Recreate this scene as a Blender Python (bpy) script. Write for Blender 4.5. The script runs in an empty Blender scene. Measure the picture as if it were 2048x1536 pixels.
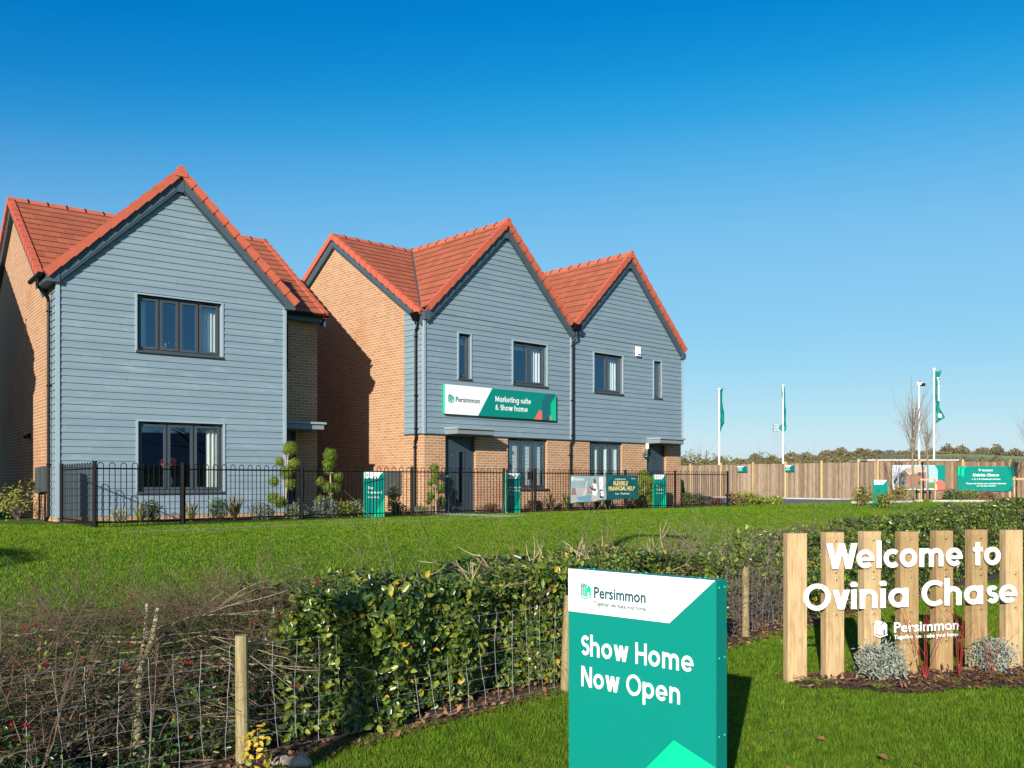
import bpy, math, random
import numpy as np
from mathutils import Vector, Matrix

random.seed(7)
RNG = np.random.default_rng(11)
S = bpy.context.scene
COL = S.collection
R = math.radians

# ------------------------------------------------------------------ camera, sky, sun, exposure
EYE = 1.7
F = 1840.0 / 2048.0                      # focal length in picture widths
cam_d = bpy.data.cameras.new('camera'); cam = bpy.data.objects.new('camera', cam_d); COL.objects.link(cam)
cam.location = (0, 0, EYE); cam.rotation_euler = (R(90), 0, 0)
cam_d.sensor_width = 36; cam_d.lens = 36 * F; cam_d.shift_y = 196 / 2048
cam_d.clip_start = .05; cam_d.clip_end = 9000
S.camera = cam

SUN_AZ = 16.9                            # light travels this many degrees right of straight ahead
SUN_EL = 19.5
world = bpy.data.worlds.new('World'); S.world = world; world.use_nodes = True
wn = world.node_tree
bg = wn.nodes['Background']
sky = wn.nodes.new('ShaderNodeTexSky'); sky.sky_type = 'NISHITA'; sky.sun_disc = False
sky.sun_elevation = R(SUN_EL)
sky.sun_rotation = R(180 + SUN_AZ)
sky.air_density = 1.0; sky.dust_density = .5; sky.ozone_density = 6.0; sky.altitude = 100
hs = wn.nodes.new('ShaderNodeHueSaturation'); hs.inputs['Saturation'].default_value = 1.2
wn.links.new(sky.outputs[0], hs.inputs['Color'])
SKYK = .1415 / 1.5                       # tone curve of the sky: paler blue low down, as in clear winter air
m1 = wn.nodes.new('ShaderNodeVectorMath'); m1.operation = 'SCALE'; m1.inputs['Scale'].default_value = SKYK
m2 = wn.nodes.new('ShaderNodeVectorMath'); m2.operation = 'SCALE'; m2.inputs['Scale'].default_value = 1 / SKYK
cv = wn.nodes.new('ShaderNodeRGBCurve')
for c_, pts_ in ((0, [(0, 0), (.0175, .001), (.0345, .072), (.053, .165), (.076, .222), (.125, .27), (.503, .57), (1.5, 1.1)]), (1, [(0, 0), (.15, .175), (.187, .235), (.24, .36), (.30, .468), (.386, .555), (.503, .615), (.871, .80), (1.5, 1.1)]), (2, [(0, 0), (.4, .48), (.56, .65), (.716, .79), (.93, .875), (1.1, .90), (1.5, 1.0)])):
    cc = cv.mapping.curves[c_]
    cc.points[0].location = (0, 0); cc.points[1].location = (pts_[-1][0] / 1.5, pts_[-1][1] / 1.5)
    for x_, y_ in pts_[1:-1]: cc.points.new(x_ / 1.5, y_ / 1.5)
    for p_ in cc.points: p_.handle_type = 'AUTO_CLAMPED'
cv.mapping.update()
wn.links.new(hs.outputs[0], m1.inputs[0]); wn.links.new(m1.outputs[0], cv.inputs['Color']); wn.links.new(cv.outputs[0], m2.inputs[0]); wn.links.new(m2.outputs[0], bg.inputs[0])
bg.inputs[1].default_value = .092

sl = bpy.data.lights.new('sun', 'SUN'); sl.energy = 5.0; sl.angle = R(.5); sl.color = (1, .93, .82)
so = bpy.data.objects.new('sun', sl); COL.objects.link(so)
_d = Vector((math.sin(R(SUN_AZ)) * math.cos(R(SUN_EL)), math.cos(R(SUN_AZ)) * math.cos(R(SUN_EL)), -math.sin(R(SUN_EL))))
so.rotation_euler = _d.to_track_quat('-Z', 'Y').to_euler()
S.view_settings.view_transform = 'Standard'; S.view_settings.look = 'None'
S.view_settings.exposure = .62; S.view_settings.gamma = 1

# ------------------------------------------------------------------ materials
def nmat(name):
    m = bpy.data.materials.new(name); m.use_nodes = True
    nt = m.node_tree
    return m, nt, nt.nodes['Principled BSDF']
def N(nt, t, **kw):
    n = nt.nodes.new(t)
    for k, v in kw.items(): setattr(n, k, v)
    return n
def setin(n, **kw):
    for k, v in kw.items(): n.inputs[k.replace('_', ' ')].default_value = v
def ramp(nt, fac, stops):
    r = N(nt, 'ShaderNodeValToRGB')
    e = r.color_ramp.elements
    while len(e) < len(stops): e.new(.5)
    for i, (p, c) in enumerate(stops):
        e[i].position = p; e[i].color = (*c, 1) if len(c) == 3 else c
    nt.links.new(fac, r.inputs[0]); return r.outputs[0]
def mixc(nt, fac, a, b, mode='MIX'):
    m = N(nt, 'ShaderNodeMix', data_type='RGBA', blend_type=mode)
    for s, v in ((m.inputs[0], fac), (m.inputs[6], a), (m.inputs[7], b)):
        if hasattr(v, 'links'): nt.links.new(v, s)
        elif isinstance(v, (int, float)): s.default_value = v
        else: s.default_value = (*v, 1)
    return m.outputs[2]
def noise(nt, scale, detail=4, rough=.6, vec=None, sc3=None):
    n = N(nt, 'ShaderNodeTexNoise'); setin(n, Scale=scale, Detail=detail, Roughness=rough)
    if vec is None: vec = N(nt, 'ShaderNodeTexCoord').outputs['Object']
    if sc3:
        mp = N(nt, 'ShaderNodeMapping'); mp.inputs['Scale'].default_value = sc3
        nt.links.new(vec, mp.inputs[0]); vec = mp.outputs[0]
    nt.links.new(vec, n.inputs['Vector']); return n.outputs[0]
def bump(nt, p, h, strength=.3, dist=.01):
    b = N(nt, 'ShaderNodeBump'); setin(b, Strength=strength, Distance=dist)
    nt.links.new(h, b.inputs['Height']); nt.links.new(b.outputs[0], p.inputs['Normal'])
def pm(name, c, rough=.6, var=.12, scale=6, bmp=0, bscale=60, metal=0, spec=.5, sc3=None):
    """plain procedural material: noise-varied colour, optional bump"""
    m, nt, p = nmat(name)
    f = noise(nt, scale, sc3=sc3)
    lo = tuple(max(0, x * (1 - var)) for x in c); hi = tuple(min(1, x * (1 + var)) for x in c)
    nt.links.new(ramp(nt, f, [(.3, lo), (.7, hi)]), p.inputs['Base Color'])
    setin(p, Roughness=rough, Metallic=metal); p.inputs['Specular IOR Level'].default_value = spec
    if bmp: bump(nt, p, noise(nt, bscale), bmp, .01)
    return m
def leafmat(name, c, var=.35, rough=.45, trans=.25, scale=14, spec=.4):
    m, nt, p = nmat(name)
    f = noise(nt, scale, 2)
    lo = tuple(x * (1 - var) for x in c); hi = tuple(min(1, x * (1 + var)) for x in c)
    col = ramp(nt, f, [(.3, lo), (.7, hi)])
    if name.startswith('grass'): col = mixc(nt, ramp(nt, noise(nt, .7, 5, .65), [(.48, (0, 0, 0)), (.75, (.35, .35, .35))]), col, (.30, .30, .04))
    nt.links.new(col, p.inputs['Base Color']); setin(p, Roughness=rough); p.inputs['Specular IOR Level'].default_value = spec
    t = N(nt, 'ShaderNodeBsdfTranslucent'); nt.links.new(col, t.inputs[0])
    mx = N(nt, 'ShaderNodeMixShader'); mx.inputs[0].default_value = trans
    nt.links.new(p.outputs[0], mx.inputs[1]); nt.links.new(t.outputs[0], mx.inputs[2])
    nt.links.new(mx.outputs[0], nt.nodes['Material Output'].inputs[0]); return m

def brick_mat():
    m, nt, p = nmat('brick')
    uv = N(nt, 'ShaderNodeTexCoord').outputs['UV']
    b = N(nt, 'ShaderNodeTexBrick'); nt.links.new(uv, b.inputs['Vector'])
    b.offset = .5
    setin(b, Scale=1, Mortar_Size=.0065, Mortar_Smooth=.15, Bias=-.1, Brick_Width=.225, Row_Height=.075)
    b.inputs['Color1'].default_value = (.425, .233, .122, 1); b.inputs['Color2'].default_value = (.35, .168, .083, 1)
    b.inputs['Mortar'].default_value = (.60, .50, .37, 1)
    st = noise(nt, .55, 5, .62); fine = noise(nt, 45, 3)
    c = mixc(nt, ramp(nt, st, [(.54, (0, 0, 0)), (.72, (.55, .55, .55))]), b.outputs[0], (.33, .14, .055))
    c = mixc(nt, .35, c, ramp(nt, fine, [(.3, (.75, .75, .75)), (.7, (1, 1, 1))]), 'MULTIPLY')
    nt.links.new(c, p.inputs['Base Color']); setin(p, Roughness=.85); p.inputs['Specular IOR Level'].default_value = .2
    mm = N(nt, 'ShaderNodeMath', operation='SUBTRACT'); mm.inputs[0].default_value = 1; nt.links.new(b.outputs['Fac'], mm.inputs[1])
    bump(nt, p, mm.outputs[0], .5, .006); return m
def tile_mat(name, c):
    m, nt, p = nmat(name)
    uv = N(nt, 'ShaderNodeTexCoord').outputs['UV']
    b = N(nt, 'ShaderNodeTexBrick'); nt.links.new(uv, b.inputs['Vector']); b.offset = .5
    setin(b, Scale=1, Mortar_Size=.004, Mortar_Smooth=.1, Bias=0, Brick_Width=.295, Row_Height=.345)
    b.inputs['Color1'].default_value = (*c, 1); b.inputs['Color2'].default_value = (*[x * .78 for x in c], 1)
    b.inputs['Mortar'].default_value = (*[x * .35 for x in c], 1)
    f = noise(nt, 1.3, 6, .7)
    col = mixc(nt, .75, b.outputs[0], ramp(nt, f, [(.3, (.8, .8, .8)), (.7, (1, 1, 1))]), 'MULTIPLY')
    g = noise(nt, 120, 2)
    col = mixc(nt, .3, col, ramp(nt, g, [(.3, (.7, .7, .7)), (.7, (1, 1, 1))]), 'MULTIPLY')
    nt.links.new(col, p.inputs['Base Color']); setin(p, Roughness=.8); p.inputs['Specular IOR Level'].default_value = .25
    return m
def clad_mat():
    m, nt, p = nmat('cladding_board')
    oc = N(nt, 'ShaderNodeTexCoord').outputs['Object']
    sx = N(nt, 'ShaderNodeSeparateXYZ'); nt.links.new(oc, sx.inputs[0])
    a = N(nt, 'ShaderNodeMath', operation='MULTIPLY_ADD'); nt.links.new(sx.outputs[2], a.inputs[0]); a.inputs[1].default_value = 1 / .15; a.inputs[2].default_value = .001
    fl = N(nt, 'ShaderNodeMath', operation='FLOOR'); nt.links.new(a.outputs[0], fl.inputs[0])
    u = N(nt, 'ShaderNodeMath', operation='MULTIPLY_ADD'); nt.links.new(fl.outputs[0], u.inputs[0]); u.inputs[1].default_value = 1.37
    nt.links.new(sx.outputs[0], u.inputs[2])
    u2 = N(nt, 'ShaderNodeMath', operation='DIVIDE'); nt.links.new(u.outputs[0], u2.inputs[0]); u2.inputs[1].default_value = 3.6
    fu = N(nt, 'ShaderNodeMath', operation='FLOOR'); nt.links.new(u2.outputs[0], fu.inputs[0])
    cv = N(nt, 'ShaderNodeCombineXYZ'); nt.links.new(fu.outputs[0], cv.inputs[0]); nt.links.new(fl.outputs[0], cv.inputs[1])
    wnz = N(nt, 'ShaderNodeTexWhiteNoise'); nt.links.new(cv.outputs[0], wnz.inputs['Vector'])
    base = ramp(nt, wnz.outputs['Value'], [(0, (.165, .232, .280)), (1, (.188, .260, .308))])
    st = noise(nt, 1.6, 6, .7, sc3=(1, 1, 4))
    wh = noise(nt, .8, 2, .5)
    fac = N(nt, 'ShaderNodeMath', operation='MULTIPLY')
    nt.links.new(ramp(nt, st, [(.52, (0, 0, 0)), (.70, (.50, .50, .50))]), fac.inputs[0])
    nt.links.new(ramp(nt, wh, [(.46, (0, 0, 0)), (.60, (1, 1, 1))]), fac.inputs[1])
    col = mixc(nt, fac.outputs[0], base, (.33, .40, .44))
    # butt joints between boards
    fr = N(nt, 'ShaderNodeMath', operation='FRACT'); nt.links.new(u2.outputs[0], fr.inputs[0])
    lt = N(nt, 'ShaderNodeMath', operation='LESS_THAN'); nt.links.new(fr.outputs[0], lt.inputs[0]); lt.inputs[1].default_value = .0012
    col = mixc(nt, lt.outputs[0], col, (.08, .11, .14))
    nt.links.new(col, p.inputs['Base Color']); setin(p, Roughness=.62); p.inputs['Specular IOR Level'].default_value = .35
    bump(nt, p, noise(nt, 6, 6, .7, sc3=(1, 1, 9)), .25, .006); return m
def wood_mat(name, c, dark, sc=(14, 14, 1.1), knots=True):
    m, nt, p = nmat(name)
    f = noise(nt, 3, 6, .65, sc3=sc)
    oi = N(nt, 'ShaderNodeObjectInfo')
    col = ramp(nt, f, [(.28, dark), (.55, c), (.8, tuple(min(1, x * 1.12) for x in c))])
    if knots:
        v = N(nt, 'ShaderNodeTexVoronoi'); setin(v, Scale=1)
        mp = N(nt, 'ShaderNodeMapping'); mp.inputs['Scale'].default_value = (5.5, 5.5, 2.4)
        nt.links.new(N(nt, 'ShaderNodeTexCoord').outputs['Object'], mp.inputs[0]); nt.links.new(mp.outputs[0], v.inputs['Vector'])
        col = mixc(nt, ramp(nt, v.outputs['Distance'], [(.05, (.8, .8, .8)), (.15, (0, 0, 0))]), col, tuple(x * .45 for x in c))
    tint = ramp(nt, oi.outputs['Random'], [(0, (.70, .64, .55)), (.35, (.90, .88, .84)), (1, (1, 1, 1))])
    col = mixc(nt, 1.0, col, tint, 'MULTIPLY')
    nt.links.new(col, p.inputs['Base Color']); setin(p, Roughness=.75); p.inputs['Specular IOR Level'].default_value = .25
    bump(nt, p, f, .25, .004); return m
def board_fence_mat(name, c0, c1, c2):
    m, nt, p = nmat(name)
    oc = N(nt, 'ShaderNodeTexCoord').outputs['UV']
    sx = N(nt, 'ShaderNodeSeparateXYZ'); nt.links.new(oc, sx.inputs[0])
    dv = N(nt, 'ShaderNodeMath', operation='DIVIDE'); nt.links.new(sx.outputs[0], dv.inputs[0]); dv.inputs[1].default_value = .1
    fl = N(nt, 'ShaderNodeMath', operation='FLOOR'); nt.links.new(dv.outputs[0], fl.inputs[0])
    w = N(nt, 'ShaderNodeTexWhiteNoise', noise_dimensions='1D'); nt.links.new(fl.outputs[0], w.inputs['W'])
    col = ramp(nt, w.outputs['Value'], [(0, c0), (.6, c1), (1, c2)])
    f = noise(nt, 2, 6, .7, sc3=(12, 12, 1.2))
    col = mixc(nt, .7, col, ramp(nt, f, [(.32, (.42, .36, .30)), (.62, (1, 1, 1))]), 'MULTIPLY')
    nt.links.new(col, p.inputs['Base Color']); setin(p, Roughness=.85); p.inputs['Specular IOR Level'].default_value = .15
    return m
def glass_mat():
    m, nt, p = nmat('window_glass')
    nt.nodes.remove(p)
    t = N(nt, 'ShaderNodeBsdfTransparent'); t.inputs[0].default_value = (.80, .86, .88, 1)
    g = N(nt, 'ShaderNodeBsdfGlossy'); g.inputs['Roughness'].default_value = .0; g.inputs[0].default_value = (.42, .72, 1, 1)
    lw = N(nt, 'ShaderNodeLayerWeight'); lw.inputs[0].default_value = .5
    pw = N(nt, 'ShaderNodeMath', operation='POWER'); nt.links.new(lw.outputs['Facing'], pw.inputs[0]); pw.inputs[1].default_value = 3.5
    fr = N(nt, 'ShaderNodeMath', operation='MULTIPLY_ADD'); nt.links.new(pw.outputs[0], fr.inputs[0]); fr.inputs[1].default_value = .78; fr.inputs[2].default_value = .19
    bp = N(nt, 'ShaderNodeBump'); setin(bp, Strength=.02, Distance=.02); nt.links.new(noise(nt, 1.2, 1), bp.inputs['Height'])
    nt.links.new(bp.outputs[0], g.inputs['Normal'])
    mx = N(nt, 'ShaderNodeMixShader'); nt.links.new(fr.outputs[0], mx.inputs[0])
    nt.links.new(t.outputs[0], mx.inputs[1]); nt.links.new(g.outputs[0], mx.inputs[2])
    nt.links.new(mx.outputs[0], nt.nodes['Material Output'].inputs[0]); return m
def acrylic_mat():
    m, nt, p = nmat('clear_acrylic')
    nt.nodes.remove(p)
    t = N(nt, 'ShaderNodeBsdfTransparent'); t.inputs[0].default_value = (.992, .995, .995, 1)
    g = N(nt, 'ShaderNodeBsdfGlossy'); g.inputs['Roughness'].default_value = .05
    fr = N(nt, 'ShaderNodeValue'); fr.outputs[0].default_value = .025
    mx = N(nt, 'ShaderNodeMixShader'); nt.links.new(fr.outputs[0], mx.inputs[0])
    nt.links.new(t.outputs[0], mx.inputs[1]); nt.links.new(g.outputs[0], mx.inputs[2])
    nt.links.new(mx.outputs[0], nt.nodes['Material Output'].inputs[0]); return m
def lawn_mat():
    m, nt, p = nmat('lawn_soil_and_grass')
    a = noise(nt, .45, 4); b = noise(nt, 9, 5, .7)
    col = mixc(nt, .5, ramp(nt, a, [(.35, (.065, .115, .010)), (.65, (.095, .160, .015))]), ramp(nt, b, [(.3, (.035, .08, .008)), (.7, (.12, .21, .026))]))
    nt.links.new(col, p.inputs['Base Color']); setin(p, Roughness=.9); p.inputs['Specular IOR Level'].default_value = .1
    bump(nt, p, noise(nt, 60, 4), .8, .03); return m

M = {}
M['brick'] = brick_mat(); M['clad'] = clad_mat()
M['tile'] = tile_mat('roof_tile', (.42, .120, .062))
M['verge'] = pm('verge_tile', (.46, .100, .052), .7, .1, 5, .1, 150)
M['ridge'] = pm('ridge_tile', (.43, .115, .058), .75, .14, 4, .1, 150)
M['trim'] = pm('painted_trim', (.27, .35, .40), .5, .05, 3)
M['barge'] = pm('barge_board', (.052, .082, .105), .5, .08, 3)
M['anth'] = pm('anthracite_upvc', (.050, .062, .074), .35, .06, 3)
M['black'] = pm('black_plastic', (.005, .005, .006), .4, .1, 8, spec=.18)
M['steel'] = pm('black_painted_steel', (.005, .005, .006), .6, .2, 10, spec=.1)
M['door'] = pm('door_panel', (.030, .048, .062), .45, .06, 20, .1, 60, sc3=(8, 8, 1))
M['glass'] = glass_mat(); M['acrylic'] = acrylic_mat()
M['dark'] = pm('dark_room', (.05, .045, .04), .9, .1, 1)  # gloom of the unlit rooms is put into this dark colour
M['canopy'] = pm('canopy_fascia', (.185, .22, .25), .5, .06, 3)
M['canopytop'] = pm('canopy_top', (.24, .30, .30), .5, .06, 3)
M['curtain'] = pm('white_curtain', (.80, .79, .73), .9, .05, 4)
M['lead'] = pm('lead_valley', (.07, .075, .085), .6, .2, 6)
M['chrome'] = pm('chrome', (.7, .7, .7), .15, .05, 6, metal=1)
M['galv'] = pm('galvanised_wire', (.24, .275, .30), .5, .25, 30, metal=.1)
M['whitep'] = pm('white_plastic', (.80, .80, .80), .4, .03, 4)
M['soffit'] = pm('soffit_timber', (.25, .15, .08), .8, .1, 10)
M['meter'] = pm('meter_box_grey', (.055, .065, .072), .45, .05, 4)
M['teal'] = pm('teal_paint', (.002, .205, .165), .45, .03, 2, spec=.2)
M['teal2'] = pm('bright_teal_paint', (.003, .46, .25), .45, .03, 2, spec=.2)
M['teald'] = pm('deep_teal_paint', (.005, .115, .135), .35, .03, 2)
M['tealx'] = pm('petrol_teal_paint', (.004, .085, .085), .4, .05, 3)
M['coral'] = pm('coral_paint', (.72, .13, .09), .4, .03, 2)
M['white'] = pm('white_print', (.82, .82, .84), .4, .02, 2)
M['ink'] = pm('dark_teal_ink', (.01, .075, .085), .5, .03, 2)
M['gold'] = pm('pale_gold_print', (.80, .60, .22), .5, .03, 2)
M['pine'] = wood_mat('new_pine', (.52, .375, .205), (.30, .185, .085))
M['stake'] = wood_mat('weathered_stake', (.33, .275, .15), (.17, .13, .07), (18, 18, 1.5), False)
M['fpost'] = wood_mat('pale_fence_post', (.50, .36, .20), (.36, .25, .13), (18, 18, 1.5), False)
M['fence'] = board_fence_mat('fence_board', (.24, .17, .115), (.37, .28, .20), (.48, .385, .285)); M['fence2'] = board_fence_mat('fence_board_brown', (.16, .105, .066), (.25, .17, .11), (.35, .25, .17))
M['lawn'] = lawn_mat()
M['blade'] = leafmat('grass_blade', (.108, .218, .012), .40, .8, .35, 9, .04)
M['blade2'] = leafmat('grass_blade_pale', (.225, .28, .035), .3, .8, .35, 9, .04)
M['asphalt'] = pm('asphalt', (.12, .118, .118), .9, .18, 3, .5, 300)
M['kerb'] = pm('pale_concrete', (.46, .44, .40), .85, .12, 3, .2, 60)
M['slab'] = pm('path_slab', (.27, .26, .21), .9, .3, 2.5, .2, 60)
M['mulch'] = pm('bark_mulch_bed', (.055, .028, .016), .95, .5, 25, 1, 60)
M['chip'] = pm('bark_chip', (.10, .048, .025), .9, .6, 7)
M['chip2'] = pm('pale_bark_chip', (.26, .15, .075), .9, .3, 7)
M['twig'] = pm('twig_brown', (.13, .088, .058), .85, .35, 9)
M['twigp'] = pm('twig_pale', (.33, .26, .16), .85, .3, 9)
M['bark'] = pm('hawthorn_bark', (.30, .27, .16), .9, .45, 14, .5, 60)
M['berry'] = pm('red_berry', (.36, .006, .012), .25, .2, 20)
M['redstem'] = pm('red_dogwood_stem', (.26, .025, .022), .5, .3, 12)
M['hl1'] = leafmat('hedge_leaf', (.095, .145, .020), .35, .30, .2, 10, .5)
M['hl2'] = leafmat('hedge_leaf_light', (.23, .27, .04), .3, .30, .25, 10, .5)
M['hl3'] = leafmat('hedge_leaf_dark', (.032, .075, .018), .3, .32, .15, 10, .5)
M['hly'] = leafmat('hedge_leaf_yellow', (.55, .36, .03), .25, .45, .3, 10)
M['dry'] = leafmat('dry_leaf', (.22, .12, .055), .4, .8, .2, 10, .1)
M['con1'] = leafmat('conifer_gold', (.22, .26, .03), .3, .6, .2, 20, .2)
M['con2'] = leafmat('conifer_green', (.095, .17, .022), .3, .6, .2, 20, .2)
M['silver'] = leafmat('silver_leaf', (.27, .31, .26), .25, .6, .15, 20, .3)
M['flax'] = leafmat('striped_flax_leaf', (.30, .27, .13), .4, .5, .15, 9, .3)
M['flaxr'] = leafmat('red_flax_leaf', (.20, .075, .055), .5, .5, .15, 6, .3)
M['ygreen'] = leafmat('yellow_green_leaf', (.24, .27, .04), .3, .5, .25, 9, .3)
M['fern'] = leafmat('fern_leaf', (.22, .28, .035), .35, .6, .3, 20, .2)
M['fernd'] = leafmat('dead_fern', (.23, .095, .035), .35, .8, .2, 20, .1)
M['bushb'] = leafmat('far_bush_olive', (.165, .155, .055), .35, .8, .15, .5, .1)
M['bushc'] = leafmat('far_bush_brown', (.135, .108, .072), .35, .8, .15, .5, .1)
M['field'] = pm('far_field', (.24, .31, .085), .95, .3, .02)
_nt = M['field'].node_tree; _p = _nt.nodes['Principled BSDF']; _l = _p.inputs['Base Color'].links[0].from_socket
_nt.links.new(mixc(_nt, ramp(_nt, noise(_nt, .011, 4, .6), [(.46, (0, 0, 0)), (.56, (1, 1, 1))]), _l, (.155, .125, .075)), _p.inputs['Base Color'])
M['wood'] = leafmat('far_wood', (.155, .135, .085), .4, .9, .1, .06, .05)
M['pink'] = pm('flower_coral', (.75, .13, .10), .6, .2, 20)
M['vase'] = pm('vase_glaze', (.62, .68, .66), .25, .05, 10)
M['skin'] = pm('printed_skin_tone', (.12, .055, .035), .5, .1, 6)
M['sofa'] = pm('printed_sofa_grey', (.42, .41, .40), .5, .12, 4)
M['sofa2'] = pm('printed_sofa_brown', (.26, .17, .13), .5, .12, 4)
M['denim'] = pm('printed_denim', (.16, .30, .42), .5, .12, 6)
M['pwall'] = pm('printed_room_wall', (.30, .40, .42), .5, .15, 2)
M['pbrick'] = pm('printed_brick', (.30, .12, .085), .5, .15, 9)
M['proof'] = pm('printed_roof', (.50, .34, .24), .5, .08, 6)
M['psky'] = pm('printed_sky', (.30, .55, .80), .5, .15, 1)
M['pgreen'] = pm('printed_green', (.10, .20, .05), .5, .4, 12)
M['greenobj'] = pm('green_plastic', (.05, .30, .05), .4, .1, 6)
M['blue'] = pm('blue_panel', (.02, .08, .33), .5, .1, 2)

# ------------------------------------------------------------------ mesh helpers
class MB:
    def __init__(s): s.v = []; s.f = []; s.m = []; s.uv = {}; s.cuts = []
    def cut(s):
        if s.f: s.cuts.append((len(s.v), len(s.f)))
    def poly(s, pts, m=0, uv=None):
        i = len(s.v); s.v += [tuple(p) for p in pts]; s.f.append(tuple(range(i, i + len(pts)))); s.m.append(m)
        if uv: s.uv[len(s.f) - 1] = uv
    def hexa(s, b, t, m=0):
        """b, t: four bottom and four top points in ring order"""
        i = len(s.v); s.v += [tuple(p) for p in b] + [tuple(p) for p in t]
        for q in ((3, 2, 1, 0), (4, 5, 6, 7), (0, 1, 5, 4), (1, 2, 6, 5), (2, 3, 7, 6), (3, 0, 4, 7)):
            s.f.append(tuple(i + k for k in q)); s.m.append(m)
    def box(s, x0, x1, y0, y1, z0, z1, m=0):
        s.hexa([(x0, y0, z0), (x1, y0, z0), (x1, y1, z0), (x0, y1, z0)], [(x0, y0, z1), (x1, y0, z1), (x1, y1, z1), (x0, y1, z1)], m)
    def prism(s, pts, vec, m=0):
        a = [Vector(p) for p in pts]; vec = Vector(vec); n = len(a); i = len(s.v)
        s.v += [tuple(p) for p in a] + [tuple(p + vec) for p in a]
        s.f += [tuple(i + k for k in range(n)), tuple(i + n + k for k in reversed(range(n)))]; s.m += [m, m]
        for k in range(n):
            j = (k + 1) % n; s.f.append((i + k, i + n + k, i + n + j, i + j)); s.m.append(m)
    def tube(s, pts, rad, n=6, m=0):
        pts = [Vector(p) for p in pts]
        if not hasattr(rad, '__len__'): rad = [rad] * len(pts)
        i0 = len(s.v); prev = None
        for k, p in enumerate(pts):
            d = (pts[min(k + 1, len(pts) - 1)] - pts[max(k - 1, 0)])
            if d.length < 1e-9: d = Vector((0, 0, 1))
            d.normalize()
            if prev is None:
                a = d.cross(Vector((0, 0, 1)) if abs(d.z) < .9 else Vector((1, 0, 0))).normalized()
            else:
                a = (prev - d * prev.dot(d))
                a = a.normalized() if a.length > 1e-6 else d.orthogonal().normalized()
            prev = a; b = d.cross(a)
            for j in range(n):
                t = 2 * math.pi * j / n
                s.v.append(tuple(p + (a * math.cos(t) + b * math.sin(t)) * rad[k]))
        for k in range(len(pts) - 1):
            for j in range(n):
                a0 = i0 + k * n + j; a1 = i0 + k * n + (j + 1) % n
                s.f.append((a0, a1, a1 + n, a0 + n)); s.m.append(m)
        s.f.append(tuple(i0 + j for j in reversed(range(n)))); s.m.append(m)
        e = i0 + (len(pts) - 1) * n
        s.f.append(tuple(e + j for j in range(n))); s.m.append(m)
    def ball(s, c, r, m=0, n=8, h=6, sq=1):
        i = len(s.v)
        for a in range(h + 1):
            ph = math.pi * a / h
            for b in range(n):
                t = 2 * math.pi * b / n
                s.v.append((c[0] + r * math.sin(ph) * math.cos(t), c[1] + r * math.sin(ph) * math.sin(t), c[2] + sq * r * math.cos(ph)))
        for a in range(h):
            for b in range(n):
                s.f.append((i + a * n + b, i + (a + 1) * n + b, i + (a + 1) * n + (b + 1) % n, i + a * n + (b + 1) % n)); s.m.append(m)
    def lathe(s, c, prof, n=12, m=0):
        i = len(s.v)
        for r, z in prof:
            for b in range(n):
                t = 2 * math.pi * b / n; s.v.append((c[0] + r * math.cos(t), c[1] + r * math.sin(t), c[2] + z))
        for a in range(len(prof) - 1):
            for b in range(n):
                s.f.append((i + a * n + b, i + a * n + (b + 1) % n, i + (a + 1) * n + (b + 1) % n, i + (a + 1) * n + b)); s.m.append(m)
    def build(s, name, mats, parent=None, smooth=False):
        if s.cuts:
            ends = s.cuts + [(len(s.v), len(s.f))]; v0 = f0 = 0; first = None
            for v1, f1 in ends:
                if f1 > f0:
                    b = MB(); b.v = s.v[v0:v1]; b.f = [tuple(i - v0 for i in q) for q in s.f[f0:f1]]; b.m = s.m[f0:f1]
                    b.uv = {k - f0: w for k, w in s.uv.items() if f0 <= k < f1}; o = b.build(name, mats, parent, smooth); first = first or o
                v0, f0 = v1, f1
            return first
        if not isinstance(mats, (list, tuple)): mats = [mats]
        me = bpy.data.meshes.new(name); me.from_pydata(s.v, [], s.f); me.update()
        for m in mats: me.materials.append(m)
        if len(mats) > 1: me.polygons.foreach_set('material_index', s.m)
        uvl = me.uv_layers.new(name='uv')
        co = np.array(s.v, dtype=float) if s.v else np.zeros((0, 3))
        data = np.zeros((len(me.loops), 2))
        for p in me.polygons:
            if p.index in s.uv:
                for k, li in enumerate(p.loop_indices): data[li] = s.uv[p.index][k]
                continue
            n = p.normal
            ax = (0, 1) if abs(n.z) > .75 else ((1, 2) if abs(n.x) > abs(n.y) else (0, 2))
            for li in p.loop_indices:
                c = co[me.loops[li].vertex_index]; data[li] = (c[ax[0]], c[ax[1]])
        uvl.data.foreach_set('uv', data.ravel())
        if smooth: me.polygons.foreach_set('use_smooth', [True] * len(me.polygons))
        o = bpy.data.objects.new(name, me); COL.objects.link(o)
        if parent: o.parent = parent
        return o

def thing(name, label, cat, loc=(0, 0, 0), rz=0, group=None):
    o = bpy.data.objects.new(name, None); o.empty_display_size = .2; COL.objects.link(o)
    o.location = loc; o.rotation_euler = (0, 0, rz); o['label'] = label; o['category'] = cat
    if group: o['group'] = group
    return o
def tag(o, label, cat, group=None):
    o['label'] = label; o['category'] = cat
    if group: o['group'] = group
    return o
def kind(o, k): o['kind'] = k; return o
def children(o): return [c for c in bpy.data.objects if c.parent == o]
def copy_tree(o, parent=None):
    c = o.copy(); COL.objects.link(c); c.parent = parent
    for ch in children(o): copy_tree(ch, c)
    return c

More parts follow.
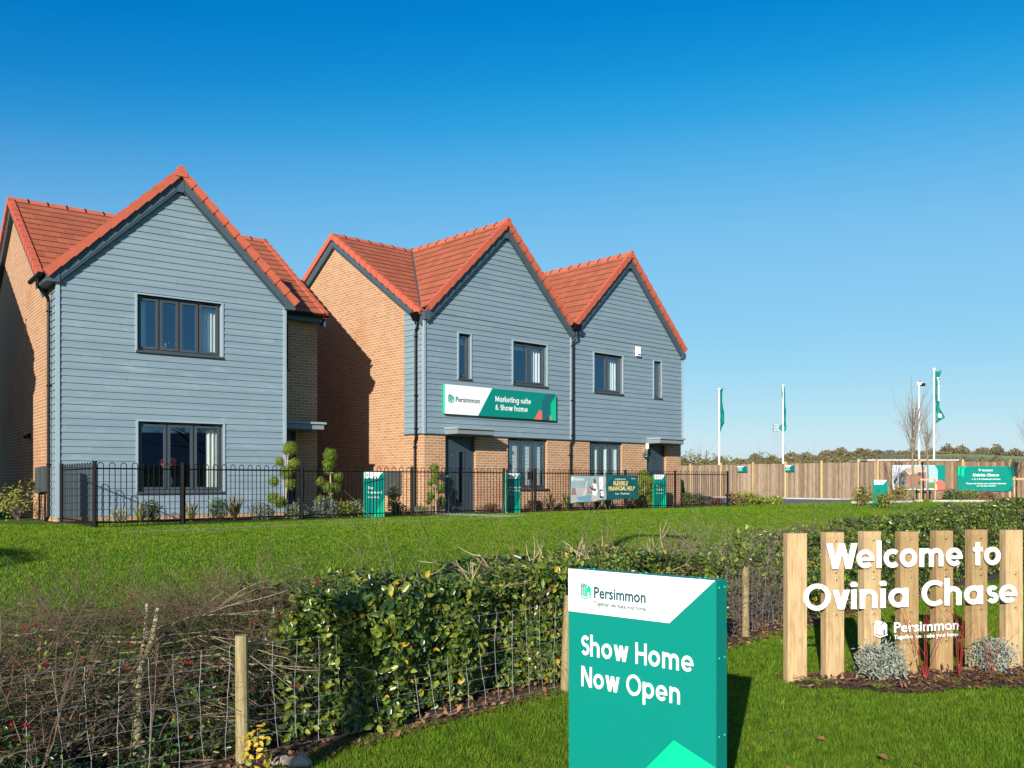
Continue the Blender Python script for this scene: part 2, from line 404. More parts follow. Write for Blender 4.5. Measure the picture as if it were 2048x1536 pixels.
def clip(poly, f):
    """clip polygon by f(p) >= 0"""
    out = []
    for i in range(len(poly)):
        a, b = poly[i], poly[(i + 1) % len(poly)]; fa, fb = f(a), f(b)
        if fa >= 0: out.append(a)
        if (fa >= 0) != (fb >= 0):
            t = fa / (fa - fb); out.append((a[0] + (b[0] - a[0]) * t, a[1] + (b[1] - a[1]) * t))
    return out
def clip_convex(poly, outline):
    """outline convex, counter-clockwise"""
    for i in range(len(outline)):
        a, b = outline[i], outline[(i + 1) % len(outline)]
        poly = clip(poly, lambda p: (b[0] - a[0]) * (p[1] - a[1]) - (b[1] - a[1]) * (p[0] - a[0]))
        if len(poly) < 3: return []
    return poly
def cells(a0, a1, b0, b1, holes):
    xs = sorted({a0, a1, *[min(max(h[k], a0), a1) for h in holes for k in (0, 1)]})
    for i in range(len(xs) - 1):
        l, r = xs[i], xs[i + 1]
        if r - l < 1e-6: continue
        segs = [(b0, b1)]
        for h in holes:
            if h[0] <= l + 1e-6 and h[1] >= r - 1e-6:
                n = []
                for s0, s1 in segs:
                    if h[3] <= s0 or h[2] >= s1: n.append((s0, s1)); continue
                    if h[2] > s0: n.append((s0, h[2]))
                    if h[3] < s1: n.append((h[3], s1))
                segs = n
        for s0, s1 in segs:
            if s1 - s0 > 1e-5: yield l, r, s0, s1
def wall(mb, outline, holes, place, m=0):
    a = [p[0] for p in outline]; b = [p[1] for p in outline]
    for l, r, s0, s1 in cells(min(a), max(a), min(b), max(b), holes):
        q = clip_convex([(l, s0), (r, s0), (r, s1), (l, s1)], outline)
        if len(q) >= 3: mb.poly([place(x, z) for x, z in q], m, [(x, z) for x, z in q])
def reveal(mb, h, d, v0, m=0):
    a0, a1, b0, b1 = h
    mb.poly([(a0, v0, b0), (a0, v0, b1), (a0, v0 + d, b1), (a0, v0 + d, b0)], m)
    mb.poly([(a1, v0, b0), (a1, v0 + d, b0), (a1, v0 + d, b1), (a1, v0, b1)], m)
    mb.poly([(a0, v0, b1), (a1, v0, b1), (a1, v0 + d, b1), (a0, v0 + d, b1)], m)
    mb.poly([(a0, v0, b0), (a0, v0 + d, b0), (a1, v0 + d, b0), (a1, v0, b0)], m)
def cladding(mb, outline, holes, zb, place, g=.15, ob=.023, ot=.003):
    a = [p[0] for p in outline]; zt = max(p[1] for p in outline); k = 0
    while zb + k * g < zt:
        z0 = zb + k * g; z1 = z0 + g; k += 1
        off = lambda z: ob + (ot - ob) * (z - z0) / g
        for l, r, s0, s1 in cells(min(a), max(a), z0, z1, holes):
            q = clip_convex([(l, s0), (r, s0), (r, s1), (l, s1)], outline)
            if len(q) < 3: continue
            mb.poly([place(x, off(z), z) for x, z in q])
            lo = [p for p in q if abs(p[1] - s0) < 1e-6]
            if len(lo) >= 2:
                xa, xb = min(p[0] for p in lo), max(p[0] for p in lo)
                mb.poly([place(xa, 0, s0), place(xb, 0, s0), place(xb, off(s0), s0), place(xa, off(s0), s0)])
def roof_slope(mb, outline, O, E, U, Nn, g=.345, lift=.018):
    """outline in (along eave, up slope), convex CCW; O origin, E eave dir, U up-slope dir, Nn normal"""
    O, E, U, Nn = map(Vector, (O, E, U, Nn))
    smax = max(p[1] for p in outline); a = [p[0] for p in outline]; k = 0
    while k * g < smax:
        s0, s1 = k * g, (k + 1) * g; k += 1
        q = clip_convex([(min(a), s0), (max(a), s0), (max(a), s1), (min(a), s1)], outline)
        if len(q) < 3: continue
        P = lambda p, h: O + E * p[0] + U * p[1] + Nn * h
        mb.poly([P(p, lift * (1 - (p[1] - s0) / g) + .002) for p in q], 0, [(p[0], p[1]) for p in q])
        lo = [p for p in q if abs(p[1] - s0) < 1e-6]
        if len(lo) >= 2:
            xa, xb = min(lo), max(lo)
            mb.poly([P(xa, -.012), P(xb, -.012), P(xb, lift + .002), P(xa, lift + .002)], 0, [(xa[0], s0), (xb[0], s0), (xb[0], s0), (xa[0], s0)])
def verge(mb, A, B, out, g=.345, w=.09, face=.125, top=.045):
    """stepped dry-verge units from eave point A up to apex B; out = outward horizontal dir"""
    A, B, out = Vector(A), Vector(B), Vector(out); d = (B - A); L = d.length; d.normalize()
    n = out.cross(d); n = n if n.z > 0 else -n
    k = 0
    while k * g < L - .05:
        s0, s1 = k * g, min(k * g + g + .03, L + .02); k += 1
        def ring(s, o, t, lo): 
            c = A + d * s
            return [c - out * w + n * lo, c + out * o + n * lo, c + out * o + n * t, c - out * w + n * t]
        r0 = ring(s0, .052, top + .016, -face); r1 = ring(s1, .036, top - .008, -face + .022)
        mb.hexa(r0, r1)
def ridge(mb, A, B, pitch, w=.14, seg=.45, m=0, mu=1, side=None):
    A, B = Vector(A), Vector(B); d = B - A; L = d.length; d.normalize(); h = d.cross(Vector((0, 0, 1))).normalized()
    n = max(1, round(L / seg)); dz = math.tan(pitch) * w
    up = Vector((0, 0, 1))
    for k in range(n):
        a = A + d * (L * k / n); b = A + d * (L * (k + 1) / n - .012)
        for p0, p1, ex, mm in ((a, b, 0, m), (b - d * .012, b + d * .022, .012, mu)):
            s = [up * (.055 + ex), h * (w + ex) + up * (.050 - dz), h * (w + ex) + up * (.01 - dz), up * .01, -h * (w + ex) + up * (.01 - dz), -h * (w + ex) + up * (.050 - dz)]
            mb.prism([p0 + q for q in s], p1 - p0, mm)
def barge(mb, A, B, out, off, top, bot, th=.022, back=None):
    """board hung below the slope line A-B, plus a soffit strip back to the wall"""
    A, B, out = Vector(A), Vector(B), Vector(out); up = Vector((0, 0, 1))
    o = out * off
    q = [A + o - up * bot, B + o - up * bot, B + o - up * top, A + o - up * top]
    mb.prism(q, -out * th)
    if back: mb.prism([A + o - up * (bot - .03), B + o - up * (bot - .03), B - out * back - up * (bot - .03), A - out * back - up * (bot - .03)], up * .02)

def window(par, u0, u1, z0, z1, v0, lights, sash=None, trimmed=True, name='window', sill_mat=None):
    mb = MB(); fy0, fy1 = v0 + .085, v0 + .155; fw = .055
    mb.box(u0, u0 + fw, fy0, fy1, z0, z1); mb.box(u1 - fw, u1, fy0, fy1, z0, z1)
    mb.box(u0 + fw, u1 - fw, fy0, fy1, z1 - fw, z1); mb.box(u0 + fw, u1 - fw, fy0, fy1, z0, z0 + fw)
    iw = (u1 - u0 - 2 * fw); lw = iw / lights; panes = []
    for k in range(lights):
        a = u0 + fw + k * lw; b = a + lw
        if k: mb.box(a - .02, a + .02, fy0 + .004, fy1, z0 + fw, z1 - fw)
        a2 = a + (.021 if k else 0); b2 = b - (.021 if k < lights - 1 else 0)
        sw = .05; zb, zt = z0 + fw, z1 - fw; y0, y1 = fy0 - .022, fy1 - .02
        def bev(x0, x1, za, zc):
            mb.box(x0, x1, y0, y1, za, zc)
        bev(a2, a2 + sw, zb, zt); bev(b2 - sw, b2, zb, zt)
        mb.box(a2 + sw, b2 - sw, y0, y1, zt - sw, zt); mb.box(a2 + sw, b2 - sw, y0, y1, zb, zb + sw)
        panes.append((a2 + sw, b2 - sw, zb + sw, zt - sw))
    w = mb.build(name, M['anth'], par)
    for a, b, c, d in panes:
        p = MB(); y = v0 + .10; p.poly([(a, y, c), (b, y, c), (b, y, d), (a, y, d)]); p.build('pane', M['glass'], w)
    s = MB(); s.box(u0 - .03, u1 + .03, v0 - .065, v0 + .09, z0 - .045, z0 - .001); s.build('sill', M['anth'], w)
    for k in {0, lights - 1}:
        v = MB(); a = u0 + fw + k * lw + lw * .5; v.tube([(a - .14, v0 + .07, z1 - .04), (a + .14, v0 + .07, z1 - .04)], .013, 8); v.build('trickle_vent', M['black'], w)
    if trimmed:
        t = MB()
        t.box(u0 - .045, u0, v0 - .036, v0 + .085, z0 - .05, z1); t.box(u1, u1 + .045, v0 - .036, v0 + .085, z0 - .0, z1)
        t.box(u0 - .045, u1 + .045, v0 - .036, v0 + .085, z1, z1 + .03)
        t.build('window_trim', M['trim'], w)
    return w
def front_door(par, u0, u1, z1, v0, glass_side=1, handle_side=1):
    mb = MB(); f = .06; y0, y1 = v0 + .09, v0 + .17
    mb.box(u0, u0 + f, y0, y1, 0, z1); mb.box(u1 - f, u1, y0, y1, 0, z1); mb.box(u0 + f, u1 - f, y0, y1, z1 - f, z1)
    a, b = u0 + f + .004, u1 - f - .004; gy = y0 + .03
    c = (a + b) / 2 + glass_side * .10; gw = .10; g0, g1 = .25, z1 - .42
    mb.box(a, c - gw, gy, gy + .05, .03, z1 - f - .004); mb.box(c + gw, b, gy, gy + .05, .03, z1 - f - .004)
    mb.box(c - gw, c + gw, gy, gy + .05, .03, g0); mb.box(c - gw, c + gw, gy, gy + .05, g1, z1 - f - .004)
    for x0, x1, q0, q1 in ((c - gw - .025, c - gw + .02, g0 - .025, g1 + .025), (c + gw - .02, c + gw + .025, g0 - .025, g1 + .025), (c - gw + .02, c + gw - .02, g0 - .025, g0 + .02), (c - gw + .02, c + gw - .02, g1 - .02, g1 + .025)):
        mb.box(x0, x1, gy - .018, gy - .001, q0, q1)
    d = mb.build('door', M['door'], par)
    p = MB(); p.poly([(c - gw, gy + .01, g0), (c + gw, gy + .01, g0), (c + gw, gy + .01, g1), (c - gw, gy + .01, g1)]); p.build('pane', M['glass'], d)
    h = MB(); hx = b - .09 if handle_side > 0 else a + .09
    h.box(hx - .018, hx + .018, gy - .014, gy - .001, .93, 1.17); h.tube([(hx, gy - .014, 1.08), (hx, gy - .055, 1.08), (hx - handle_side * .11, gy - .055, 1.08)], .010, 8)
    h.build('handle', M['chrome'], d)
    k = MB(); k.ball(((a + c - gw) / 2 if glass_side > 0 else (b + c + gw) / 2, gy, z1 * .74), .014, 0, 8, 6); k.build('spyhole', M['chrome'], d)
    l = MB(); lc = a + .16 if glass_side > 0 else b - .2; l.box(lc - .13, lc + .13, gy - .012, gy - .001, .98, 1.04); l.build('letterplate', M['chrome'], d)
    t = MB(); t.box(u0, u1, v0 + .02, v0 + .18, -.02, .028); t.build('threshold', M['chrome'], d)
    return d
def canopy(par, u0, u1, z, v0, d=.60):
    m = MB(); m.box(u0, u1, v0 - d, v0 - .012, z, z + .13, 0)
    m.box(u0 - .03, u1 + .05, v0 - d - .05, v0 - .012, z + .132, z + .185, 1)
    m.box(u0 + .03, u1 - .03, v0 - d + .04, v0 - .02, z - .012, z - .001, 0)
    return m.build('door_canopy', [M['canopy'], M['canopytop']], par)
def curtain(par, u0, u1, z0, z1, v, folds=5, mat='curtain', name='curtain'):
    mb = MB(); n = folds * 8; pts = [(u0 + (u1 - u0) * k / n, v + .03 * math.sin(k / 8 * 2 * math.pi) + .012 * math.sin(k * 1.7)) for k in range(n + 1)]
    for k in range(n):
        (a, p), (b, q) = pts[k], pts[k + 1]; mb.poly([(a, p, z0), (b, q, z0), (b, q, z1), (a, p, z1)])
    return mb.build(name, M[mat], par, True)
def pipe(par, pts, r=.034, name='downpipe', brackets=()):
    mb = MB(); mb.tube(pts, r, 10)
    for p in brackets: mb.box(p[0] - .055, p[0] + .055, p[1] - .03, p[1] + .03, p[2] - .018, p[2] + .018)
    return mb.build(name, M['black'], par)
def gutter(par, A, B, name='gutter'):
    mb = MB(); A, B = Vector(A), Vector(B); d = (B - A).normalized(); h = d.cross(Vector((0, 0, 1))).normalized()
    prof = [(-h * .062 * math.cos(t) - Vector((0, 0, 1)) * .062 * math.sin(t)) for t in [math.pi * k / 8 for k in range(9)]]
    prof += [p * .86 for p in reversed(prof)]
    n = len(prof)
    mb.prism([A + p for p in prof], B - A)
    for q in (A, B): mb.prism([q + p for p in prof[:9]], d * .012)
    return mb.build(name, M['black'], par)

# ------------------------------------------------------------------ geometry of the place
GZ = .85                                   # level of the house plots
HX, HY = .39, 7.48                         # a point of the wire fence line
HD = Vector((.68, .733, 0)); HN = Vector((-.733, .68, 0))
def pq(x, y): return (x - HX) * HN.x + (y - HY) * HN.y, (x - HX) * HD.x + (y - HY) * HD.y
def line_pt(p, q): return HX + HN.x * p + HD.x * q, HY + HN.y * p + HD.y * q
def sstep(a, b, x):
    t = np.clip((x - a) / (b - a), 0, 1); return t * t * (3 - 2 * t)
def gz(x, y):
    p = (np.asarray(x, float) - HX) * HN.x + (np.asarray(y, float) - HY) * HN.y
    t = np.clip((p - .9) / 8.7, 0, 1)
    z = np.interp(p, [.6, .9, 1.6, 2.6, 3.6, 4.6, 6, 8, 9.6, 10.0], [0, .03, .20, .44, .60, .69, .76, .82, .86, .85])
    z2 = .85 * sstep(23, 33, np.asarray(y, float))
    r = np.maximum(z, z2) + .012 * np.sin(np.asarray(x) * 1.3 + 1) * np.sin(np.asarray(y) * 1.1) * sstep(-2, 2, p) * (1 - sstep(8, 9.5, p))
    return r
def gzf(x, y): return float(gz(x, y))
def at(px, D): return ((px - 1024) / 1840 * D, D)
def on_line(px, p):
    """point at perpendicular distance p from the fence line on the plan bearing px"""
    k = (px - 1024) / 1840
    # (k*D - HX)*HN.x + (D - HY)*HN.y = p
    D = (p + HX * HN.x + HY * HN.y) / (k * HN.x + HN.y); return k * D, D

# ground sheet to the horizon
xs = np.unique(np.concatenate([np.linspace(-4000, -60, 14), np.linspace(-60, -16, 12), np.arange(-16, 30, .5), np.linspace(30, 90, 16), np.linspace(90, 4000, 14)]))
ys = np.unique(np.concatenate([np.linspace(-3000, -30, 8), np.linspace(-30, 0, 8), np.arange(0, 40, .5), np.linspace(40, 120, 18), np.linspace(120, 6000, 14)]))
GXX, GYY = np.meshgrid(xs, ys); GZZ = gz(GXX, GYY)
me = bpy.data.meshes.new('ground'); nx, ny = len(xs), len(ys)
vv = np.stack([GXX.ravel(), GYY.ravel(), GZZ.ravel()], 1)
ff = [(j * nx + i, j * nx + i + 1, (j + 1) * nx + i + 1, (j + 1) * nx + i) for j in range(ny - 1) for i in range(nx - 1)]
me.from_pydata(vv.tolist(), [], ff); me.materials.append(M['lawn']); me.polygons.foreach_set('use_smooth', [True] * len(ff))
g = bpy.data.objects.new('ground', me); COL.objects.link(g); kind(g, 'structure')

def sheet(name, edgeA, edgeB, mat, lift=.012, n=24, w=4, k='structure', thick=0):
    """draped strip between two polylines of equal length"""
    mb = MB(); A = [Vector((*p, 0)) for p in edgeA]; B = [Vector((*p, 0)) for p in edgeB]
    rows = []
    for i in range(len(A) - 1):
        for t in range(n):
            f = t / n; rows.append((A[i].lerp(A[i + 1], f), B[i].lerp(B[i + 1], f)))
    rows.append((A[-1], B[-1]))
    P = [[(lambda c: (c.x, c.y, gzf(c.x, c.y) + lift))(a.lerp(b, j / w)) for j in range(w + 1)] for a, b in rows]
    for i in range(len(P) - 1):
        for j in range(w): mb.poly([P[i][j], P[i + 1][j], P[i + 1][j + 1], P[i][j + 1]])
    if thick:
        for i in range(len(P) - 1):
            for j, s in ((0, 1), (w, -1)):
                a, b = P[i][j], P[i + 1][j]; mb.poly([a, b, (b[0], b[1], b[2] - thick), (a[0], a[1], a[2] - thick)])
    o = mb.build(name, M[mat]); return kind(o, k) if k else o

sheet('footpath', [line_pt(10.22, 1.0), line_pt(10.22, 11.2)], [line_pt(10.42, 1.0), line_pt(10.42, 11.2)], 'slab', .014, 40)
sheet('gate_path', [line_pt(10.42, 10.1), line_pt(13.2, 10.3)], [line_pt(10.42, 11.2), line_pt(13.2, 11.3)], 'kerb', .016, 10)

# ------------------------------------------------------------------ house builders (local: x along front, y into the plot, z up)
A1 = R(52.8); A2 = R(47.2)
O1 = (-9.58, 19.4, GZ + .02); O2 = (-2.375, 24.9, GZ - .005)

def gable_front(par, u0, u1, uc, zr, tan, vf, front_over, v_end, side_over, valley, box_z):
    """cross gable roof whose ridge runs into the plot. valley(z)-> depth where the slope meets the main roof"""
    ang = math.atan(tan); cs, sn = math.cos(ang), math.sin(ang)
    mb = MB(); vb = MB(); bb = MB()
    for s, ue in ((-1, u0 - side_over[0]), (1, u1 + side_over[1])):
        run = abs(ue - uc); L = run / cs; ze = zr - run * tan
        y0 = vf - front_over
        E = (0, 1, 0); U = (-s * cs, 0, sn); Nn = (s * sn, 0, cs)
        ol = [(y0, 0), (max(valley(ze), y0 + .05), 0), (valley(zr), L), (y0, L)]
        roof_slope(mb, ol, (ue, 0, ze), E, U, Nn)
        vb.cut(); bb.cut(); verge(vb, (ue, y0, ze), (uc, y0, zr), (0, -1, 0))
        barge(bb, (u0 if s < 0 else u1, vf, zr - (uc - u0 if s < 0 else u1 - uc) * tan), (uc, vf, zr), (0, -1, 0), front_over - .035, .12, .43, .022, .01)
    vb.hexa([(uc - .15, vf - front_over - .06, zr - .17), (uc + .15, vf - front_over - .06, zr - .17), (uc + .15, vf - front_over + .1, zr - .17), (uc - .15, vf - front_over + .1, zr - .17)],
            [(uc - .06, vf - front_over - .06, zr + .07), (uc + .06, vf - front_over - .06, zr + .07), (uc + .06, vf - front_over + .1, zr + .07), (uc - .06, vf - front_over + .1, zr + .07)])
    bb.prism([(uc - .075, vf - front_over + .028, zr - .5), (uc + .075, vf - front_over + .028, zr - .5), (uc + .075, vf - front_over + .028, zr - .16), (uc - .075, vf - front_over + .028, zr - .16)], (0, .012, 0))
    r = mb.build('roof', M['tile'], par)
    rb = MB(); ridge(rb, (uc, vf - front_over + .02, zr), (uc, v_end, zr), ang, .115); rb.build('ridge_tile', [M['ridge'], M['black']], r)
    vb.build('verge', M['verge'], r)
    bb.build('barge_board', M['barge'], par)
    return r
def main_roof(par, u0, u1, vr, zr, tan, vfe, vbe, mats=None):
    ang = math.atan(tan); cs, sn = math.cos(ang), math.sin(ang)
    mb = MB(); vb = MB(); bb = MB()
    for s, ve in ((-1, vfe), (1, vbe)):
        run = abs(ve - vr); L = run / cs; ze = zr - run * tan
        U = (0, -s * cs, sn); Nn = (0, s * sn, cs)
        roof_slope(mb, [(u0, 0), (u1, 0), (u1, L), (u0, L)], (0, ve, ze), (1, 0, 0), U, Nn)
        for u, o in ((u0, -1), (u1, 1)):
            vb.cut(); bb.cut(); verge(vb, (u, ve, ze), (u, vr, zr), (o, 0, 0))
            barge(bb, (u - o * .12, ve, ze), (u - o * .12, vr, zr), (o, 0, 0), .10, .12, .38, .022, .01)
    r = mb.build('roof', M['tile'], par)
    rb = MB(); ridge(rb, (u0 - .02, vr, zr), (u1 + .02, vr, zr), ang, .115); rb.build('ridge_tile', [M['ridge'], M['black']], r)
    vb.build('verge', M['verge'], r); bb.build('barge_board', M['barge'], par)
    return r

def detached_house():
    h = thing('detached_house', 'grey boarded detached house with one big front gable and a four light upper window', 'house', O1, math.pi / 2 - A1)
    W, WM, VP, VB = 5.05, 6.53, 1.3, 9.06
    zr, tan = 7.90, .960; vr, zm, tm = 5.18, 8.05, .676; uc = W / 2
    win_up = (1.60, 3.49, 3.75, 4.99); win_dn = (1.62, 3.53, .61, 2.18)
    holes = [win_up, win_dn]
    zt = lambda u: zr - abs(u - uc) * tan - .10
    c = MB()
    ol = [(0, .09), (W, .09), (W, zt(W)), (uc, zt(uc)), (0, zt(0))]
    cladding(c, ol, holes, .09, lambda a, o, z: (a, -o, z))
    cladding(c, [(0, .09), (.73, .09), (.73, 5.10), (0, 5.10)], [], .09, lambda a, o, z: (-o, a, z))
    cladding(c, [(0, .09), (1.28, .09), (1.28, 5.10), (0, 5.10)], [], .09, lambda a, o, z: (W + o, a, z))
    cl = c.build('cladding', M['clad'], h)
    t = MB(); t.box(-.04, .035, -.04, .03, .07, 5.08); t.cut(); t.box(W - .035, W + .04, -.04, .03, .07, 5.08); t.build('corner_trim', M['trim'], cl)
    w = MB()
    wall(w, ol, holes, lambda a, z: (a, .001, z)); 
    rv = MB()
    for q in holes: rv.cut(); reveal(rv, q, .14, -.0)
    rv.build('window_reveal', M['trim'], cl)
    w.box(0, W, .0, .08, -.6, .088)
    door = (5.12, 5.93, 0, 2.16); wr = (5.30, 5.72, 3.76, 4.95)
    wall(w, [(W + .02, -.6), (WM, -.6), (WM, 5.2), (W + .02, 5.2)], [door, wr], lambda a, z: (a, VP, z))
    for q in (door, wr): reveal(w, q, .10, VP)
    slit = (3.55, 3.80, 3.62, 4.78)
    zf = lambda v: zm - abs(v - vr) * tm - .10
    side = [(VP, -.6), (VB, -.6), (VB, zf(VB)), (vr, zf(vr)), (VP, zf(VP))]
    wall(w, side, [slit], lambda a, z: (0, a, z)); wall(w, side, [], lambda a, z: (WM, a, z))
    wall(w, [(.002, -.6), (VP, -.6), (VP, 5.10), (.002, 5.10)], [], lambda a, z: (.002, a, z))
    wall(w, [(0, -.6), (VP, -.6), (VP, 5.1), (0, 5.1)], [], lambda a, z: (W - .002, a, z))
    wall(w, [(0, -.6), (WM, -.6), (WM, 5.2), (0, 5.2)], [], lambda a, z: (a, VB, z))
    for y0, y1 in ((slit[0], slit[0]), (slit[1], slit[1])): w.poly([(0, y0, slit[2]), (.1, y0, slit[2]), (.1, y0, slit[3]), (0, y0, slit[3])])
    w.poly([(.1, slit[0], slit[2]), (.1, slit[1], slit[2]), (.1, slit[1], slit[3]), (.1, slit[0], slit[3])])
    w.poly([(0, slit[0], slit[2]), (0, slit[1], slit[2]), (.1, slit[1], slit[2]), (.1, slit[0], slit[2])])
    wl = w.build('wall', M['brick'], h)
    fl = MB(); fl.box(.05, W - .05, .2, 3.4, 2.42, 2.6); fl.box(.05, W - .05, 3.4, 3.5, 0, 5.0); fl.box(.05, W - .05, .2, 3.4, -.3, .02); fl.box(.05, W - .05, .2, 3.4, 5.02, 5.06)
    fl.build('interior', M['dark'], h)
    main_roof(h, -.13, WM + .13, vr, zm, tm, VP - .28, VB + .3)
    val = lambda z: VP - .28 + (z - (zm - (vr - VP + .28) * tm)) / tm
    gable_front(h, 0, W, uc, zr, tan, 0, .14, 4.9, (.28, .28), val, 5.0)
    eb = MB()
    for s, x in ((-1, 0), (1, W)):
        eb.cut()
        x0, x1 = (x - .24, x + .02) if s < 0 else (x - .02, x + .24)
        eb.prism([(x0, -.12, 5.03), (x1, -.12, 5.03), (x1, -.12, 5.42 if s < 0 else 5.42 - .0), (x0, -.12, 5.20)] if s < 0 else [(x0, -.12, 5.03), (x1, -.12, 5.03), (x1, -.12, 5.20), (x0, -.12, 5.42)], (0, .115, 0))
        eb.box(min(x, x + s * .22), max(x, x + s * .22), -.01, VP - .3, 5.05, 5.075)
        xo = x + s * .23; eb.box(min(xo, xo + s * .02), max(xo, xo + s * .02), -.01, VP - .3, 5.03, 5.20)
    eb.cut(); eb.box(W + .25, WM, VP - .26, VP - .24, 5.02, 5.2); eb.box(W + .25, WM, VP - .24, VP + .01, 5.03, 5.06)
    eb.build('eaves_box', M['barge'], h)
    gutter(h, (-.33, -.10, 5.20), (-.33, VP - .2, 5.20)); gutter(h, (W + .02, VP - .36, 5.19), (WM + .12, VP - .36, 5.19))
    pipe(h, [(-.33, .30, 5.13), (-.33, .30, 4.98), (-.09, .52, 4.80), (-.075, .55, 4.70), (-.075, .55, .10), (-.13, .50, 0.0)], brackets=[(-.06, .55, 4.5), (-.06, .55, 2.9), (-.06, .55, 1.2)])
    w1 = window(h, *win_up, 0, 4); w2 = window(h, *win_dn, 0, 3); window(h, *wr, VP, 1, trimmed=False)
    front_door(h, *door[:2], 2.16, VP, 1, 1); canopy(h, 5.09, 6.44, 2.19, VP, .6)
    curtain(h, 3.08, 3.46, 3.7, 4.95, .26, 4); curtain(h, 1.66, 1.86, 3.7, 4.95, .26, 2)
    curtain(h, 3.22, 3.50, .5, 2.15, .26, 3)
    mx = MB(); mx.box(-.10, -.002, .95, 1.26, .62, 1.18); mx.cut(); mx.box(-.12, -.002, 1.30, 1.60, .60, 1.16); mx.cut(); mx.box(-.10, -.002, 1.64, 1.95, .58, 1.15); mx.build('meter_box', M['meter'], h)
    cp = MB(); cp.tube([(-.04, 1.1, .62), (-.04, 1.1, -.1)], .022, 8); cp.cut(); cp.tube([(-.04, 1.75, .6), (-.04, 1.75, -.1)], .022, 8); cp.cut(); cp.tube([(-.04, 1.4, .62), (-.05, 1.45, .4), (-.04, 1.36, -.1)], .008, 6); cp.build('meter_conduit', M['black'], h)
    lt = MB(); lt.box(-.10, -.002, 3.0, 3.12, 1.86, 1.98); lt.ball((-.1, 3.06, 1.9), .05); lt.build('wall_lamp', M['black'], h)
    return h

